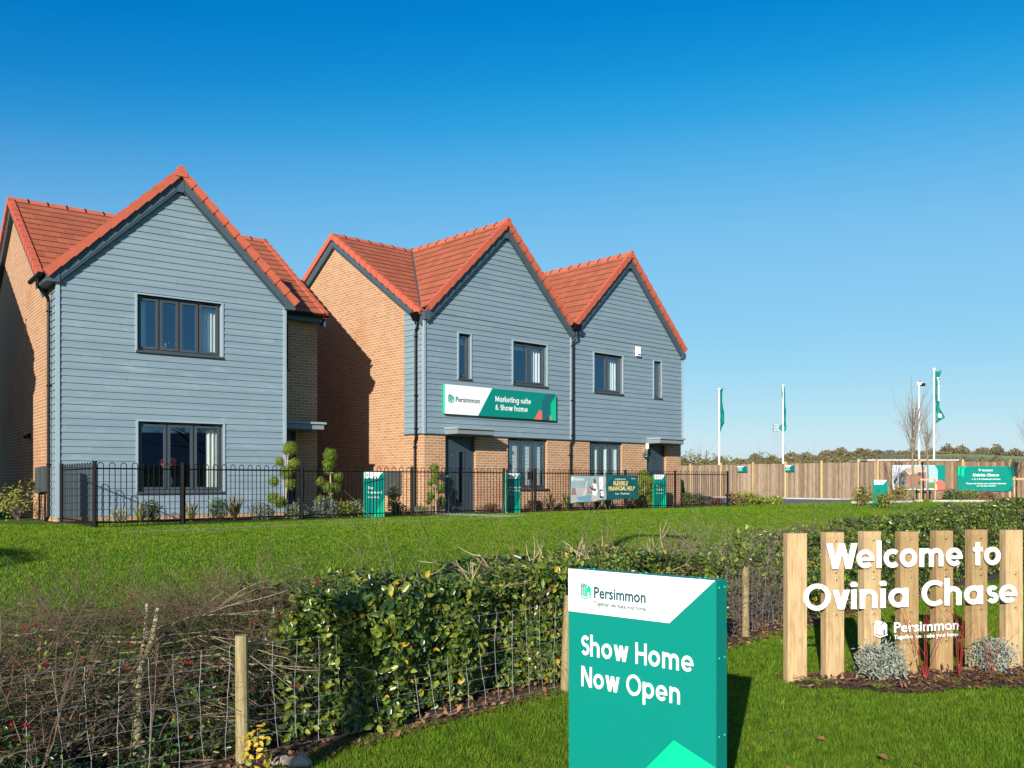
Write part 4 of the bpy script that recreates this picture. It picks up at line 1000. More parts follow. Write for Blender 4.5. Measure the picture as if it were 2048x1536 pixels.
# ------------------------------------------------------------------ fixtures on the semi-detached front
ab = thing('alarm_box', 'white burglar alarm box on the boarding beside the right upper windows', 'alarm box', O2, math.pi / 2 - A2)
m = MB(); m.hexa([(8.82, -.13, 5.08), (9.04, -.13, 5.08), (9.04, -.062, 5.08), (8.82, -.062, 5.08)], [(8.82, -.115, 5.40), (9.04, -.115, 5.40), (9.04, -.062, 5.40), (8.82, -.062, 5.40)]); m.build('case', M['whitep'], ab)
m = MB(); m.box(8.89, 9.01, -.136, -.128, 5.11, 5.155); m.build('lens', M['blue'], ab)
wl = thing('wall_lamp', 'white cylinder lamp with a sensor on the brick beside the far front door', 'lamp', O2, math.pi / 2 - A2)
m = MB(); m.tube([(9.40, -.10, 1.98), (9.40, -.10, 2.16)], .055, 12); m.build('lamp_shade', M['whitep'], wl)
m = MB(); m.box(9.35, 9.45, -.06, -.001, 1.70, 2.0); m.tube([(9.40, -.1, 1.9), (9.40, -.1, 1.98)], .03, 8); m.ball((9.2, -.14, 1.80), .07, 0, 10, 8); m.tube([(9.4, -.05, 1.78), (9.2, -.1, 1.8)], .02, 6); m.build('sensor', M['chrome'], wl)

# things standing inside the windows of the detached house
vz = thing('flower_vase', 'pale vase with coral flowers inside the lower window of the detached house', 'vase', O1, math.pi / 2 - A1)
m = MB(); m.lathe((2.40, .30, .66), [(.05, 0), (.03, .03), (.06, .1), (.085, .17), (.06, .25), (.035, .29), (.045, .31)], 14); m.build('vase', M['vase'], vz, True)
m = MB()
for dx, dz, r in ((.06, .66, .09), (.02, .60, .055), (-.16, .62, .07), (-.14, .54, .05), (.1, .58, .05)):
    for k in range(22):
        a = Vector((random.gauss(0, 1), random.gauss(0, 1), random.gauss(0, 1))).normalized(); c = Vector((2.40 + dx, .30, .66 + dz)) + a * r * .8; t = a.orthogonal().normalized() * r * .45; b = a.cross(t)
        m.poly([c - t, c + b, c + t + a * .01, c - b])
m.build('flower', M['pink'], vz)
m = MB()
for dx in (.06, -.15, .0): m.cut(); m.tube([(2.40, .30, .94), (2.40 + dx * .6, .3, 1.08), (2.40 + dx, .3, 1.26)], .006, 5)
m.build('stem', M['con2'], vz)
for u in (2.22,):
    o = thing('flower_vase', 'sprays of small white flowers inside the upper window of the detached house', 'vase', O1, math.pi / 2 - A1)
    m = MB(); m.lathe((2.45, .42, 3.72), [(.05, 0), (.06, .1), (.03, .16)], 10); m.build('vase', M['vase'], o, True)
    m = MB(); s = MB()
    for k in range(16):
        dx, dz = random.uniform(-.32, .32), random.uniform(.02, .24); m.ball((2.45 + dx, .36, 3.80 + dz), random.uniform(.012, .024), 0, 7, 5); s.tube([(2.45, .42, 3.8), (2.45 + dx, .37, 3.80 + dz)], .003, 4)
    m.build('flower', M['whitep'], o); s.build('stem', M['twigp'], o)

# ------------------------------------------------------------------ leaves
LEAF = np.array([(0, 0, 0), (.25, .30, .09), (.22, .66, .05), (0, 1, -.08), (-.22, .66, .05), (-.25, .30, .09)])
LEAF_THIN = np.array([(0, 0, 0), (.14, .30, .03), (.12, .65, .02), (0, 1, -.04), (-.12, .65, .02), (-.14, .30, .03)])
def frames(n, nrm, up_bias=0.):
    n = n / np.linalg.norm(n, axis=1, keepdims=True); r = nrm.normal(size=n.shape); r[:, 2] += up_bias
    t = r - (r * n).sum(1, keepdims=True) * n; t /= np.linalg.norm(t, axis=1, keepdims=True) + 1e-9
    return np.cross(t, n), t, n
def leaves(name, pos, nrm, size, mats, weights=None, parent=None, tpl=LEAF, up_bias=0., rng=RNG):
    n = len(pos); a, t, nn = frames(np.asarray(nrm, float), rng, up_bias)
    size = np.broadcast_to(np.asarray(size, float), (n,))
    V = (tpl[None, :, 0, None] * a[:, None] + tpl[None, :, 1, None] * t[:, None] + tpl[None, :, 2, None] * nn[:, None]) * size[:, None, None] + np.asarray(pos)[:, None]
    me = bpy.data.meshes.new(name); me.vertices.add(n * 6); me.vertices.foreach_set('co', V.ravel())
    me.loops.add(n * 8); me.polygons.add(n * 2)
    idx = np.array([0, 1, 2, 3, 0, 3, 4, 5])[None] + (np.arange(n) * 6)[:, None]
    me.loops.foreach_set('vertex_index', idx.ravel().astype(np.int32)); me.polygons.foreach_set('loop_start', (np.arange(n * 2) * 4).astype(np.int32))
    mats = mats if isinstance(mats, list) else [mats]
    for m in mats: me.materials.append(M[m])
    mi = np.repeat(rng.choice(len(mats), n, p=weights), 2).astype(np.int32); me.polygons.foreach_set('material_index', mi)
    me.update(calc_edges=True); me.validate()
    o = bpy.data.objects.new(name, me); COL.objects.link(o)
    if parent: o.parent = parent
    return o
def blob(c, r, n, rng=RNG, shell=.55):
    d = rng.normal(size=(n, 3)); d /= np.linalg.norm(d, axis=1, keepdims=True)
    k = (shell + (1 - shell) * rng.random((n, 1))) ; return np.array(c) + d * k * np.array(r), d
def twigs(mb, base, d, L, r, depth, spread=.6, m=0, n=3, seg=3, ends=None, droop=0, sides=4, jit=.12):
    base = Vector(base); d = Vector(d).normalized(); pts = [base]; rr = [r]; p = base.copy()
    for k in range(seg):
        d = (d + Vector((random.gauss(0, jit), random.gauss(0, jit), random.gauss(0, jit) - droop))).normalized(); p = p + d * L / seg; pts.append(p.copy()); rr.append(r * (1 - .6 * (k + 1) / seg))
    mb.tube(pts, rr, sides, m)
    if ends is not None: ends.append((pts[-1].copy(), d.copy()))
    if depth <= 0: return
    for k in range(n):
        f = random.uniform(.3, 1); i = min(int(f * seg), seg - 1); q = pts[i].lerp(pts[i + 1], f * seg - i)
        a = Vector((random.gauss(0, 1), random.gauss(0, 1), random.gauss(0, 1))); a = (a - d * a.dot(d)).normalized()
        twigs(mb, q, d + a * random.uniform(spread * .6, spread * 1.4), L * random.uniform(.5, .75), r * .55, depth - 1, spread, m, n, seg, ends, droop, max(3, sides - 1), jit)

# ------------------------------------------------------------------ wire stock fence and the old hedge
WF = thing('wire_fence', 'galvanised stock wire fence with round timber stakes in front of the hedge', 'fence')
FP = [(-6.4, .9), (-4.2, 3.15), (-1.66, 5.58), (.39, 7.48), (2.51, 10.06), (4.88, 13.0), (7.6, 16.5), (10.4, 19.9), (13.8, 23.6)]
lean = {3: (.035, .02), 4: (.0, .0), 2: (-.008, 0)}
for k, (x, y) in enumerate(FP):
    m = MB(); lx, ly = lean.get(k, (random.uniform(-.02, .02), random.uniform(-.02, .02))); z = gzf(x, y)
    x2, y2 = x - .05 * HN.x, y - .05 * HN.y
    m.tube([(x2, y2, z - .1), (x2 + lx * .5, y2 + ly * .5, z + .4), (x2 + lx, y2 + ly, z + .775)], [.041, .040, .038], 12); m.build('post', M['stake'], WF, False)
net = MB(); wires = [.04, .14, .23, .32, .41, .50, .60, .71]
def fpt(k, t, h, wob=True):
    (x0, y0), (x1, y1) = FP[k], FP[k + 1]; x, y = x0 + (x1 - x0) * t, y0 + (y1 - y0) * t
    b = .035 * math.sin(math.pi * t) * math.sin(5 * h + k); sag = -.03 * math.sin(math.pi * t) * h
    return Vector((x - HN.x * (.02 + b), y - HN.y * (.02 + b), gzf(x, y) + h + sag))
for k in range(len(FP) - 1):
    Ls = math.dist(FP[k], FP[k + 1]); n = max(8, int(Ls / .05)); nv = int(Ls / .155); far = k > 4
    for h in wires:
        net.tube([fpt(k, i / n, h) + Vector((0, 0, .004 * (i % 2))) for i in range(n + 1)], .0014 if not far else .0018, 3)
    for i in range(nv):
        t = (i + .5) / nv; net.tube([fpt(k, t, h) + HD * (.004 * math.sin(j * 2.1 + i) + .016 * math.sin(i * 1.7 + h * 5)) for j, h in enumerate(wires)], .0012 if not far else .0018, 3)
        if not far:
            for h in wires: net.ball(fpt(k, t, h) + HD * (.016 * math.sin(i * 1.7 + h * 5)), .0028, 0, 5, 4)
net.build('netting', M['galv'], WF)

def hz(q):  # hedge top height along its length
    return .965 + .035 * math.sin(q * 1.7) + .03 * math.sin(q * 4.1 + 1) + .024 * max(0, q - 3.2)
def hedge_leaves(q0, q1, n, size, p0=.10, p1=1.0, ragged=.0, rng=RNG, hs=1.0, zmin=.06):
    q = q0 + (q1 - q0) * rng.random(n); face = rng.random(n)
    top = np.array([hz(a) for a in q]) * hs + ragged * rng.normal(size=n)
    p = np.empty(n); z = np.empty(n); nr = np.empty((n, 3))
    dep = rng.random(n) ** 2.2 * .28
    fr = face < .62; tp = (face >= .62) & (face < .9); bk = face >= .9
    bulge = .09 * np.sin(q * 3.1) + .06 * np.sin(q * 7.3 + 2)
    zz = zmin + (top - zmin) * rng.random(n)
    bulge = bulge + .07 * np.sin(zz * 7 + q * 2.2)
    p[fr] = (p0 - bulge + dep)[fr] + .06 * (1 - zz[fr]); z[fr] = zz[fr]; nr[fr] = np.array([HD.y, -HD.x, .35])
    p[tp] = (p0 + (p1 - p0) * rng.random(n))[tp]; z[tp] = (top - dep * .6 + .04 * np.sin(p * 9 + q * 5))[tp]; nr[tp] = np.array([.2, -.2, 1])
    p[bk] = (p1 + .05 - dep)[bk]; z[bk] = zz[bk]; nr[bk] = np.array([-HD.y, HD.x, .3])
    # thin out clumps so darkness and twigs show between them
    w = np.sin(q * 9.1 + 2 * np.sin(z * 6)) * np.sin(z * 11 + 1.5 * np.sin(q * 5)) + .6 * np.sin(q * 23 + z * 17)
    keep = rng.random(n) < np.clip(.72 + .5 * w, .12, 1)
    p, q, z, nr = p[keep], q[keep], z[keep], nr[keep]
    x = HX + HN.x * p + HD.x * q; y = HY + HN.y * p + HD.y * q
    nr = nr + rng.normal(size=nr.shape) * .55
    return np.stack([x, y, gz(x, y) * .4 + z], 1), nr, size * (.6 + .75 * rng.random(len(x)))
def hedge_core(mb, q0, q1, n, L=.5, r=.006, ragged=.08, hs=1.0):
    for k in range(n):
        q = random.uniform(q0, q1); p = random.uniform(.25, .9); x, y = line_pt(p, q)
        twigs(mb, (x, y, .02), (random.gauss(0, .3), random.gauss(0, .3), 1), hz(q) * random.uniform(.6, 1.0) * hs, r, 2, .9, 0, 4, 4)
def twig_cloud(mb, q0, q1, n, r=(.0015, .004), L=(.15, .5), m=0, z0=.1, hs=1.0, p0=.05, p1=.95, up=.25):
    for k in range(n):
        q = random.uniform(q0, q1); p = random.uniform(p0, p1); x, y = line_pt(p, q); z = random.uniform(z0, hz(q) * hs)
        d = Vector((random.gauss(0, 1), random.gauss(0, 1), random.gauss(up, .8))); twigs(mb, (x, y, z), d, random.uniform(*L), random.uniform(*r), 0 if random.random() < .5 else 1, .8, m, 2, 3, None, 0, 3)

qa = pq(*on_line(560, .3))[1]; qb = pq(*on_line(1390, .3))[1]; qc = pq(*on_line(1560, .3))[1]; qd = 17.6
# leafy stretch behind the totem sign
HG = thing('leafy_hedge', 'dense glossy leafed hedge behind the wire fence left of the teal totem sign', 'hedge')
P_, N_, Z_ = hedge_leaves(qa, qb, 42000, .058)
leaves('foliage', P_, N_, Z_, ['hl1', 'hl2', 'hl3', 'hly'], [.42, .30, .265, .015], HG, up_bias=.3)
m = MB(); hedge_core(m, qa, qb, 60); twig_cloud(m, qa, qb, 260); m.build('branch', M['twig'], HG)
m = MB()
for k in range(26):
    q = random.uniform(qa + 1.2, qb); x, y = line_pt(random.uniform(.2, .7), q); twigs(m, (x, y, hz(q) - .22), (random.gauss(0, .9), random.gauss(0, .5), .55), random.uniform(.25, .5), random.uniform(.006, .013), 1, .8, 0, 3, 3)
m.build('cut_branch', M['twigp'], HG)['kind'] = 'stuff'
m = MB()
for k in range(4):
    q = random.uniform(qa + 1, qb); x, y = line_pt(random.uniform(.2, .6), q); twigs(m, (x, y, hz(q) - .1), (random.gauss(.2, .3), random.gauss(0, .3), 1), random.uniform(.35, .6), .0025, 1, .4, 0, 3, 4, None, 0, 3)
m.build('whip', M['twig'], HG)['kind'] = 'stuff'
# bare twiggy stretch
HB = thing('twiggy_hedge', 'mostly bare grey twiggy stretch of hedge between the totem and welcome signs', 'hedge')
m = MB(); hedge_core(m, qb - .2, qc + .2, 40); twig_cloud(m, qb - .2, qc + .2, 1700, (.0014, .003), (.1, .3), hs=.96, up=-.1); m.build('branch', pm('grey_twig', (.17, .125, .10), .85, .35, 9), HB)
P_, N_, Z_ = hedge_leaves(qb - .1, qc + .2, 2600, .055, hs=1.0, zmin=.5); leaves('foliage', P_, N_, Z_, ['hl1', 'hl2', 'hl3'], [.4, .4, .2], HB, up_bias=.3)
# leafy stretch behind the welcome sign running away to the right
HR = thing('leafy_hedge', 'long leafy hedge running away behind the timber welcome sign', 'hedge')
P_, N_, Z_ = hedge_leaves(qc, qd, 46000, .060); leaves('foliage', P_, N_, Z_, ['hl1', 'hl2', 'hl3', 'hly'], [.42, .28, .29, .01], HR, up_bias=.3)
m = MB(); hedge_core(m, qc, qd, 60); twig_cloud(m, qc, qd, 500, (.002, .004)); m.build('branch', M['twig'], HR)
# hawthorn on the left
q_h = pq(*on_line(268, .5))[1]; hx, hy = line_pt(.5, q_h)
HT = thing('hawthorn_bush', 'bare hawthorn with pale trunk and red berries behind the wire fence at left', 'bush')
m = MB(); trunk = [(hx, hy, -.05), (hx + .02, hy, .25), (hx + .015, hy + .02, .5), (hx + .05, hy, .66)]
m.tube(trunk, [.036, .031, .028, .026], 10); m.tube([(hx + .05, hy, .64), (hx + .11, hy - .01, .78), (hx + .14, hy, .96)], [.022, .017, .012], 9); m.tube([(hx + .045, hy, .66), (hx + .05, hy + .05, .82), (hx + .06, hy + .04, .98)], [.018, .014, .009], 9); m.build('trunk', M['bark'], HT, True)
m = MB(); ends = []
for k in range(42):
    f = random.uniform(.1, 1); z = .22 + .62 * f; sx = -1 if k % 2 else 1; d = HD * sx + HN * random.uniform(-.1, .6) + Vector((0, 0, random.uniform(-.15, .42) * (1.1 - .85 * f)))
    twigs(m, (hx + .06 * f, hy, z), d, random.uniform(.45, .95), random.uniform(.0045, .008), 1, .38, 0, 4, 5, ends, .035, 5, .13)
m.build('branch', M['twigp'], HT)
m = MB()
for e, d in list(ends):
    for j in range(2): twigs(m, e - d * random.uniform(0, .3), d + HD * random.gauss(0, .6) + HN * random.uniform(-.1, .5) + Vector((0, 0, min(random.gauss(.05, .3), (1.05 - e.z) * 1.5))), random.uniform(.15, .4), .0020, 1, .8, 0, 3, 3, ends, 0, 3)
m.build('branchlet', M['twig'], HT)
m = MB(); ends2 = []
for k in range(2300):
    q = random.uniform(qa - 3.2, qa + .25); p = random.uniform(.22, .95); x, y = line_pt(p, q); z = random.uniform(.08, .96)
    z = .96 * (z / .96) ** .85; twigs(m, (x, y, z), tuple(HD * random.gauss(0, 1) + HN * random.uniform(-.15, .6) + Vector((0, 0, min(random.gauss(.1, .5), (1.0 - z) * 1.6)))), random.uniform(.2, .55), random.uniform(.0015, .003), 1, .35, 0, 4, 3, ends2, 0, 3)
m.build('twig', pm('dark_thorn_twig', (.088, .060, .034), .85, .35, 9), HT)
m = MB()
for k in range(15):
    q = random.uniform(qa - 2.6, qa + .3); x, y = line_pt(random.uniform(.25, .6), q); twigs(m, (x, y, 0), (random.gauss(0, .12), random.gauss(0, .1), 1), random.uniform(.6, .9), random.uniform(.005, .009), 1, .35, 0, 5, 5, None, 0, 5)
m.build('stem', M['twig'], HT)
m = MB()
for e, d in random.sample(ends, min(110, len(ends))) + random.sample(ends2, 130):
    if .35 < e.z < 1.08:
        for j in range(random.choice((1, 1, 2, 3))): m.ball(e + Vector((random.gauss(0, .015), random.gauss(0, .015), random.gauss(-.01, .012))), random.uniform(.006, .0085), 0, 7, 5)
o = m.build('berry', M['berry'], HT); o['kind'] = 'stuff'
n = 2600; q = qa - 3.3 + 3.5 * RNG.random(n); p = .2 + .8 * RNG.random(n); z = .05 + .88 * RNG.random(n) ** 1.25
x = HX + HN.x * p + HD.x * q; y = HY + HN.y * p + HD.y * q
leaves('foliage', np.stack([x, y, z], 1), RNG.normal(size=(n, 3)), .022 + .022 * RNG.random(n), ['hl1', 'hl3', 'dry', 'hl2'], [.35, .35, .15, .15], HT)
# ivy and low growth under the hawthorn
IV = thing('ivy_clump', 'dark glossy ivy low under the bare hawthorn', 'plant')
n = 9000; q = qa - 3.3 + 3.5 * RNG.random(n); p = .25 + .9 * RNG.random(n); z = .62 * RNG.random(n) ** 1.3 * (.6 + .5 * np.sin(q * 4)); x = HX + HN.x * p + HD.x * q; y = HY + HN.y * p + HD.y * q
leaves('foliage', np.stack([x, y, np.abs(z) + .02], 1), RNG.normal(size=(n, 3)) * .6 + np.array([.5, -.5, .7]), .03 + .025 * RNG.random(n), ['hl3', 'hl1'], [.8, .2], IV)
m = MB(); twig_cloud(m, qa - 3.3, qa, 150, z0=.02, hs=.45); m.build('stem', M['twig'], IV)
yl = thing('yellow_sapling', 'small yellow leaved sapling at the foot of the nearest fence stake', 'plant')
x, y = on_line(500, .0); P_, D_ = blob((x + .06, y - .05, .13), (.10, .07, .16), 70); leaves('foliage', P_, D_ + np.array([0, -.6, .5]), .045, ['hly', 'ygreen'], [.7, .3], yl)
m = MB(); m.tube([(x + .05, y - .04, 0), (x + .06, y - .05, .25)], .004, 5); m.build('stem', M['twig'], yl)
# leaf litter strip along the fence foot
sheet('hedge_bottom', [line_pt(-.10, -9), line_pt(-.02, 18)], [line_pt(1.0, -9), line_pt(1.0, 18)], 'mulch', .012, 60)
n = 4200; q = -7 + 17 * RNG.random(n); p = -.16 + .8 * RNG.random(n); x = HX + HN.x * p + HD.x * q; y = HY + HN.y * p + HD.y * q
p[:120] = -.3 - 4 * RNG.random(120); q[:120] = -1 + 9 * RNG.random(120); x = HX + HN.x * p + HD.x * q; y = HY + HN.y * p + HD.y * q
lf = leaves('leaf_litter', np.stack([x, y, gz(x, y) + np.where(p < -.2, .034, .016) + .02 * RNG.random(n)], 1), RNG.normal(size=(n, 3)) * .5 + np.array([0, 0, 1]), .035 + .03 * RNG.random(n), ['dry', 'chip', 'chip2'], [.5, .35, .15]); kind(lf, 'stuff')
for i, (px, pp, s) in enumerate(((592, -.12, .10), (560, -.02, .07))):
    x, y = on_line(px, pp); m = MB(); m.ball((0, 0, 0), s, 0, 9, 6, .5); m.v = [(a * (1 + .2 * math.sin(7 * b * 10)), b * .7, c * (1 + .3 * math.sin(a * 40))) for a, b, c in m.v]
    o = m.build('stone', pm('field_stone', (.30, .24, .19), .9, .3, 12, .5, 40)); o.location = (x, y, .02); tag(o, ('larger', 'smaller')[i] + ' pale stone lying at the foot of the wire fence', 'stone')

# ------------------------------------------------------------------ grass
def grass(name, n, sampler, h, w, rng=RNG):
    x, y = sampler(n); n = len(x); z = gz(x, y)
    D = np.hypot(x, y); k = np.clip(D / 8, .8, 2.4)
    a = rng.random(n) * 2 * np.pi; hh = h * (.5 + .9 * rng.random(n)); ww = w * k * (.7 + .6 * rng.random(n)); lean = rng.normal(size=(n, 2)) * .5 * hh[:, None]
    ca, sa = np.cos(a) * ww / 2, np.sin(a) * ww / 2
    b0 = np.stack([x - ca, y - sa, z - .004], 1); b1 = np.stack([x + ca, y + sa, z - .004], 1)
    mid = np.stack([x + lean[:, 0] * .35, y + lean[:, 1] * .35, z + hh * .6], 1); t = np.stack([x + lean[:, 0], y + lean[:, 1], z + hh * .92], 1)
    m0 = mid - np.stack([ca, sa, 0 * ca], 1) * .8; m1 = mid + np.stack([ca, sa, 0 * ca], 1) * .8
    V = np.stack([b0, b1, m1, m0, t], 1)
    me = bpy.data.meshes.new(name); me.vertices.add(n * 5); me.vertices.foreach_set('co', V.ravel()); me.loops.add(n * 7); me.polygons.add(n * 2)
    idx = np.array([0, 1, 2, 3, 3, 2, 4])[None] + (np.arange(n) * 5)[:, None]; me.loops.foreach_set('vertex_index', idx.ravel().astype(np.int32))
    ls = np.stack([np.arange(n) * 7, np.arange(n) * 7 + 4], 1); me.polygons.foreach_set('loop_start', ls.ravel().astype(np.int32))
    me.materials.append(M['blade']); me.materials.append(M['blade2'])
    me.polygons.foreach_set('material_index', np.repeat((rng.random(n) < .22).astype(np.int32), 2)); me.update(calc_edges=True)
    o = bpy.data.objects.new(name, me); COL.objects.link(o); kind(o, 'stuff'); return o
def in_bed(x, y):
    s = (x - 2.324) * .969 + (y - 7.76) * .245; d = -(x - 2.324) * .245 + (y - 7.76) * .969
    return (s > .02) & (s < 3.3) & (d > -.62 + .35 * np.exp(-(s / .5) ** 2) + .05 * np.sin(s * 6)) & (d < .2)
def samp_near(n):
    D = 3.6 + 11.5 * RNG.random(n) ** 1.35; x = D * (-.45 + 1.15 * RNG.random(n)); p = (x - HX) * HN.x + (D - HY) * HN.y
    k = (p < .02 + .06 * np.sin(x * 5)) & ~in_bed(x, D); return x[k], D[k]
def samp_far(n):
    D = 6.5 + 23 * RNG.random(n); x = D * (-.68 + 1.2 * RNG.random(n)); p = (x - HX) * HN.x + (D - HY) * HN.y
    u = (x + 9.58) * .7965 + (D - 19.4) * .6046; v = -(x + 9.58) * .6046 + (D - 19.4) * .7965
    k = (p > .85) & ((p < 12.1) | ((x < -7.4) & (p < 15) & ~((u > -.2) & (v > -1.0)))) & ~((p > 10.1) & (p < 10.46) & ((x - HX) * HD.x + (D - HY) * HD.y > .5)); return x[k], D[k]
grass('grass', 520000, samp_near, .036, .0032)
grass('grass', 520000, samp_far, .029, .0042)
def samp_verge(n):
    D = 26 + 17 * RNG.random(n); x = 3 + 30 * RNG.random(n); p = (x - HX) * HN.x + (D - HY) * HN.y
    road = (x < 17.5) & (p > 11.3) & ((D > 34.6) | (x < 8.5)) | (p > 12.2); return x[(p > 1) & ~road], D[(p > 1) & ~road]
grass('grass', 90000, samp_verge, .060, .0050)

# ------------------------------------------------------------------ welcome sign bed
e1 = [(s, -.60 + .38 * math.exp(-(s / .5) ** 2) + .05 * math.sin(s * 6)) for s in [k * .3 for k in range(12)]]
sheet('bark_bed', [ws(s, d) for s, d in e1], [ws(s, .18) for s, d in e1], 'mulch', .016, 3, 4)
n = 2600; s = .02 + 3.2 * RNG.random(n); d = -.62 + .8 * RNG.random(n); pts = np.array([ws(a, b) for a, b in zip(s, d)]); k = in_bed(pts[:, 0], pts[:, 1]); pts = pts[k]
o = leaves('bark_chips', np.column_stack([pts, .022 + .025 * RNG.random(len(pts))]), RNG.normal(size=(len(pts), 3)) * .5 + np.array([0, 0, 1]), .03 + .05 * RNG.random(len(pts)), ['chip', 'chip2', 'mulch', 'fernd'], [.45, .12, .28, .15], tpl=LEAF_THIN); kind(o, 'stuff')
def tuft_shrub(name, label, cat, c, r, n, mats, w=None, size=.05, tpl=LEAF_THIN, shell=.3, stems=10, smat='twig', group=None, lift=.3):
    t = thing(name, label, cat, group=group); P_, D_ = blob((c[0], c[1], c[2] + r[2] * .9), r, n, RNG, shell); k = P_[:, 2] > c[2]; P_, D_ = P_[k], D_[k]
    P_ = P_ + RNG.normal(size=P_.shape) * np.array(r) * .12
    leaves('foliage', P_, RNG.normal(size=P_.shape), size * (.7 + .6 * RNG.random(len(P_))), mats, w, t, tpl, lift)
    m = MB()
    for j in range(stems): a = Vector((random.gauss(0, .5) * r[0], random.gauss(0, .5) * r[1], r[2] * random.uniform(.9, 1.7))); m.tube([c, Vector(c) + a * .5 + Vector((0, 0, .02)), Vector(c) + a], [.006, .004, .002], 4)
    m.build('stem', M[smat], t); return t
x, y = ws(.80, -.16); tuft_shrub('silver_shrub', 'silver leaved shrub in front of the second and third welcome sign posts', 'shrub', (x, y, .02), (.22, .17, .17), 1500, ['silver'], None, .042, stems=26, smat='twigp')
x, y = ws(1.93, -.14); tuft_shrub('silver_shrub', 'silver leaved shrub in front of the sixth and last welcome sign posts', 'shrub', (x, y, .02), (.20, .17, .17), 1300, ['silver'], None, .042, stems=26, smat='twigp')
for i, (s, d, hh, lab) in enumerate(((1.20, -.20, .55, 'left'), (1.55, -.18, .52, 'middle'), (1.78, -.3, .45, 'right'))):
    t = thing('dogwood_shrub', 'bare red stemmed dogwood, ' + lab + ' of the three before the welcome sign posts', 'shrub'); m = MB(); x, y = ws(s, d)
    for k in range(6 if i < 2 else 3): twigs(m, (x, y, .01), (random.gauss(0, .22), random.gauss(0, .1), 1), hh * random.uniform(.7, 1.15), .0042, 1 if k < 3 else 0, .35, 0, 2, 5, None, 0, 5, .07)
    m.build('stem', M['redstem'], t)
def fern(label, x, y, n, L, mats, group='ferns in the bark bed'):
    t = thing('fern', label, 'fern', group=group); P_, N_, Z_ = [], [], []; m = MB()
    for k in range(n):
        a = random.uniform(0, 2 * math.pi); l = L * random.uniform(.6, 1.1); pts = []
        for j in range(9):
            f = j / 8; pts.append(Vector((x + math.cos(a) * l * f, y + math.sin(a) * l * f * .8, .02 + l * (.75 * f - .62 * f * f))))
        m.tube(pts, .002, 3); side = Vector((-math.sin(a), math.cos(a), 0))
        for j in range(1, 9):
            for s in (-1, 1):
                for q in range(3): P_.append(pts[j] + side * s * (.012 + .02 * q * (1 - j / 9)) ); N_.append((random.gauss(0, .3), random.gauss(0, .3), 1)); Z_.append(.032 * (1.15 - j / 9))
    leaves('frond', np.array([tuple(p) for p in P_]), np.array(N_), np.array(Z_), mats, None, t, LEAF_THIN); m.build('stalk', M['twig'], t); return t
for s, d, n, L, mt, lab in ((.20, -.15, 9, .24, ['fern'], 'yellow green fern at the foot of the first two welcome sign posts'), (.58, -.42, 5, .20, ['fern'], 'small yellow green fern at the front left edge of the bark bed'), (1.25, -.45, 9, .24, ['fernd', 'fern'], 'brown dying fern in the bark bed below the red stems'), (1.75, -.48, 9, .26, ['fernd', 'fern'], 'brown dying fern at the front of the bark bed below the right silver shrub'), (2.25, -.45, 8, .22, ['fernd', 'fern'], 'brown dying fern at the right end of the bark bed')):
    fern(lab, *ws(s, d), n, L, mt)

# ------------------------------------------------------------------ garden planting along the railing
def bed(name, A, B, w):  # bark bed along a wall line
    A, B = Vector((*A, 0)), Vector((*B, 0)); d = (B - A).normalized(); nrm = Vector((d.y, -d.x, 0)) * w
    sheet(name, [tuple(A.xy), tuple(B.xy)], [tuple((A + nrm).xy), tuple((B + nrm).xy)], 'mulch', .02, 10)
def h1(u, v): return (O1[0] + .7965 * u - .6046 * v, O1[1] + .6046 * u + .7965 * v)
def h2(u, v): return (O2[0] + .734 * u - .679 * v, O2[1] + .679 * u + .734 * v)
bed('front_bed', h1(-.9, -.05), h1(6.3, -.05), 1.0); bed('front_bed', h2(-2.2, .9), h2(.70, -.02), 1.0); bed('front_bed', h2(1.9, -.02), h2(11.6, -.02), 1.1)
def topiary(label, base, stem, balls, mats, group='cloud pruned conifers'):
    t = thing('topiary_tree', label, 'topiary', group=group); bx, by = base; z = gzf(bx, by); m = MB()
    m.tube([(bx + a * .6, by - a * .0, z + b) for a, b in stem], [.022 - .012 * k / len(stem) for k in range(len(stem))], 6)
    P_, N_, Z_ = [], [], []
    for a, b, r in balls:
        c = (bx + a, by + random.uniform(-.08, .08), z + b); k = int(1900 * (r / .15) ** 2) + 160
        p, d = blob(c, (r, r, r * 1.02), k, RNG, .62); dd = (p - np.array(c)) / r; p = p + (p - np.array(c)) * (.16 * np.sin(dd[:, :1] * 5 + b * 9) * np.sin(dd[:, 2:] * 6 + a * 7)) + RNG.normal(size=p.shape) * .015; P_.append(p); N_.append(d); Z_.append(np.full(len(p), .026))
        sx = min(stem, key=lambda s: abs(s[1] - (b - r * .9))); m.tube([(bx + sx[0] * .6, by, z + sx[1]), c], [.010, .006], 5)
    leaves('foliage', np.concatenate(P_), np.concatenate(N_) + RNG.normal(size=(sum(map(len, P_)), 3)) * .45, np.concatenate(Z_) * (.7 + .6 * RNG.random(sum(map(len, P_)))), mats, [.6, .4], t, LEAF)
    m.build('trunk', M['twigp'], t); return t
def mirror(px, D): return at(px, D)
topiary('gold green cloud topiary by the grey corner of the detached house', at(569, 21.3), [(0, 0), (.03, .35), (.10, .8), (.12, 1.35), (.16, 1.65)], [(.10, 1.62, .17), (-.12, 1.32, .10), (.22, 1.28, .12), (.04, 1.08, .17), (-.26, .86, .11), (.12, .80, .12), (-.26, .48, .13), (-.08, .38, .14), (-.36, .15, .1), (.27, .16, .11)], ['con1', 'con2'])
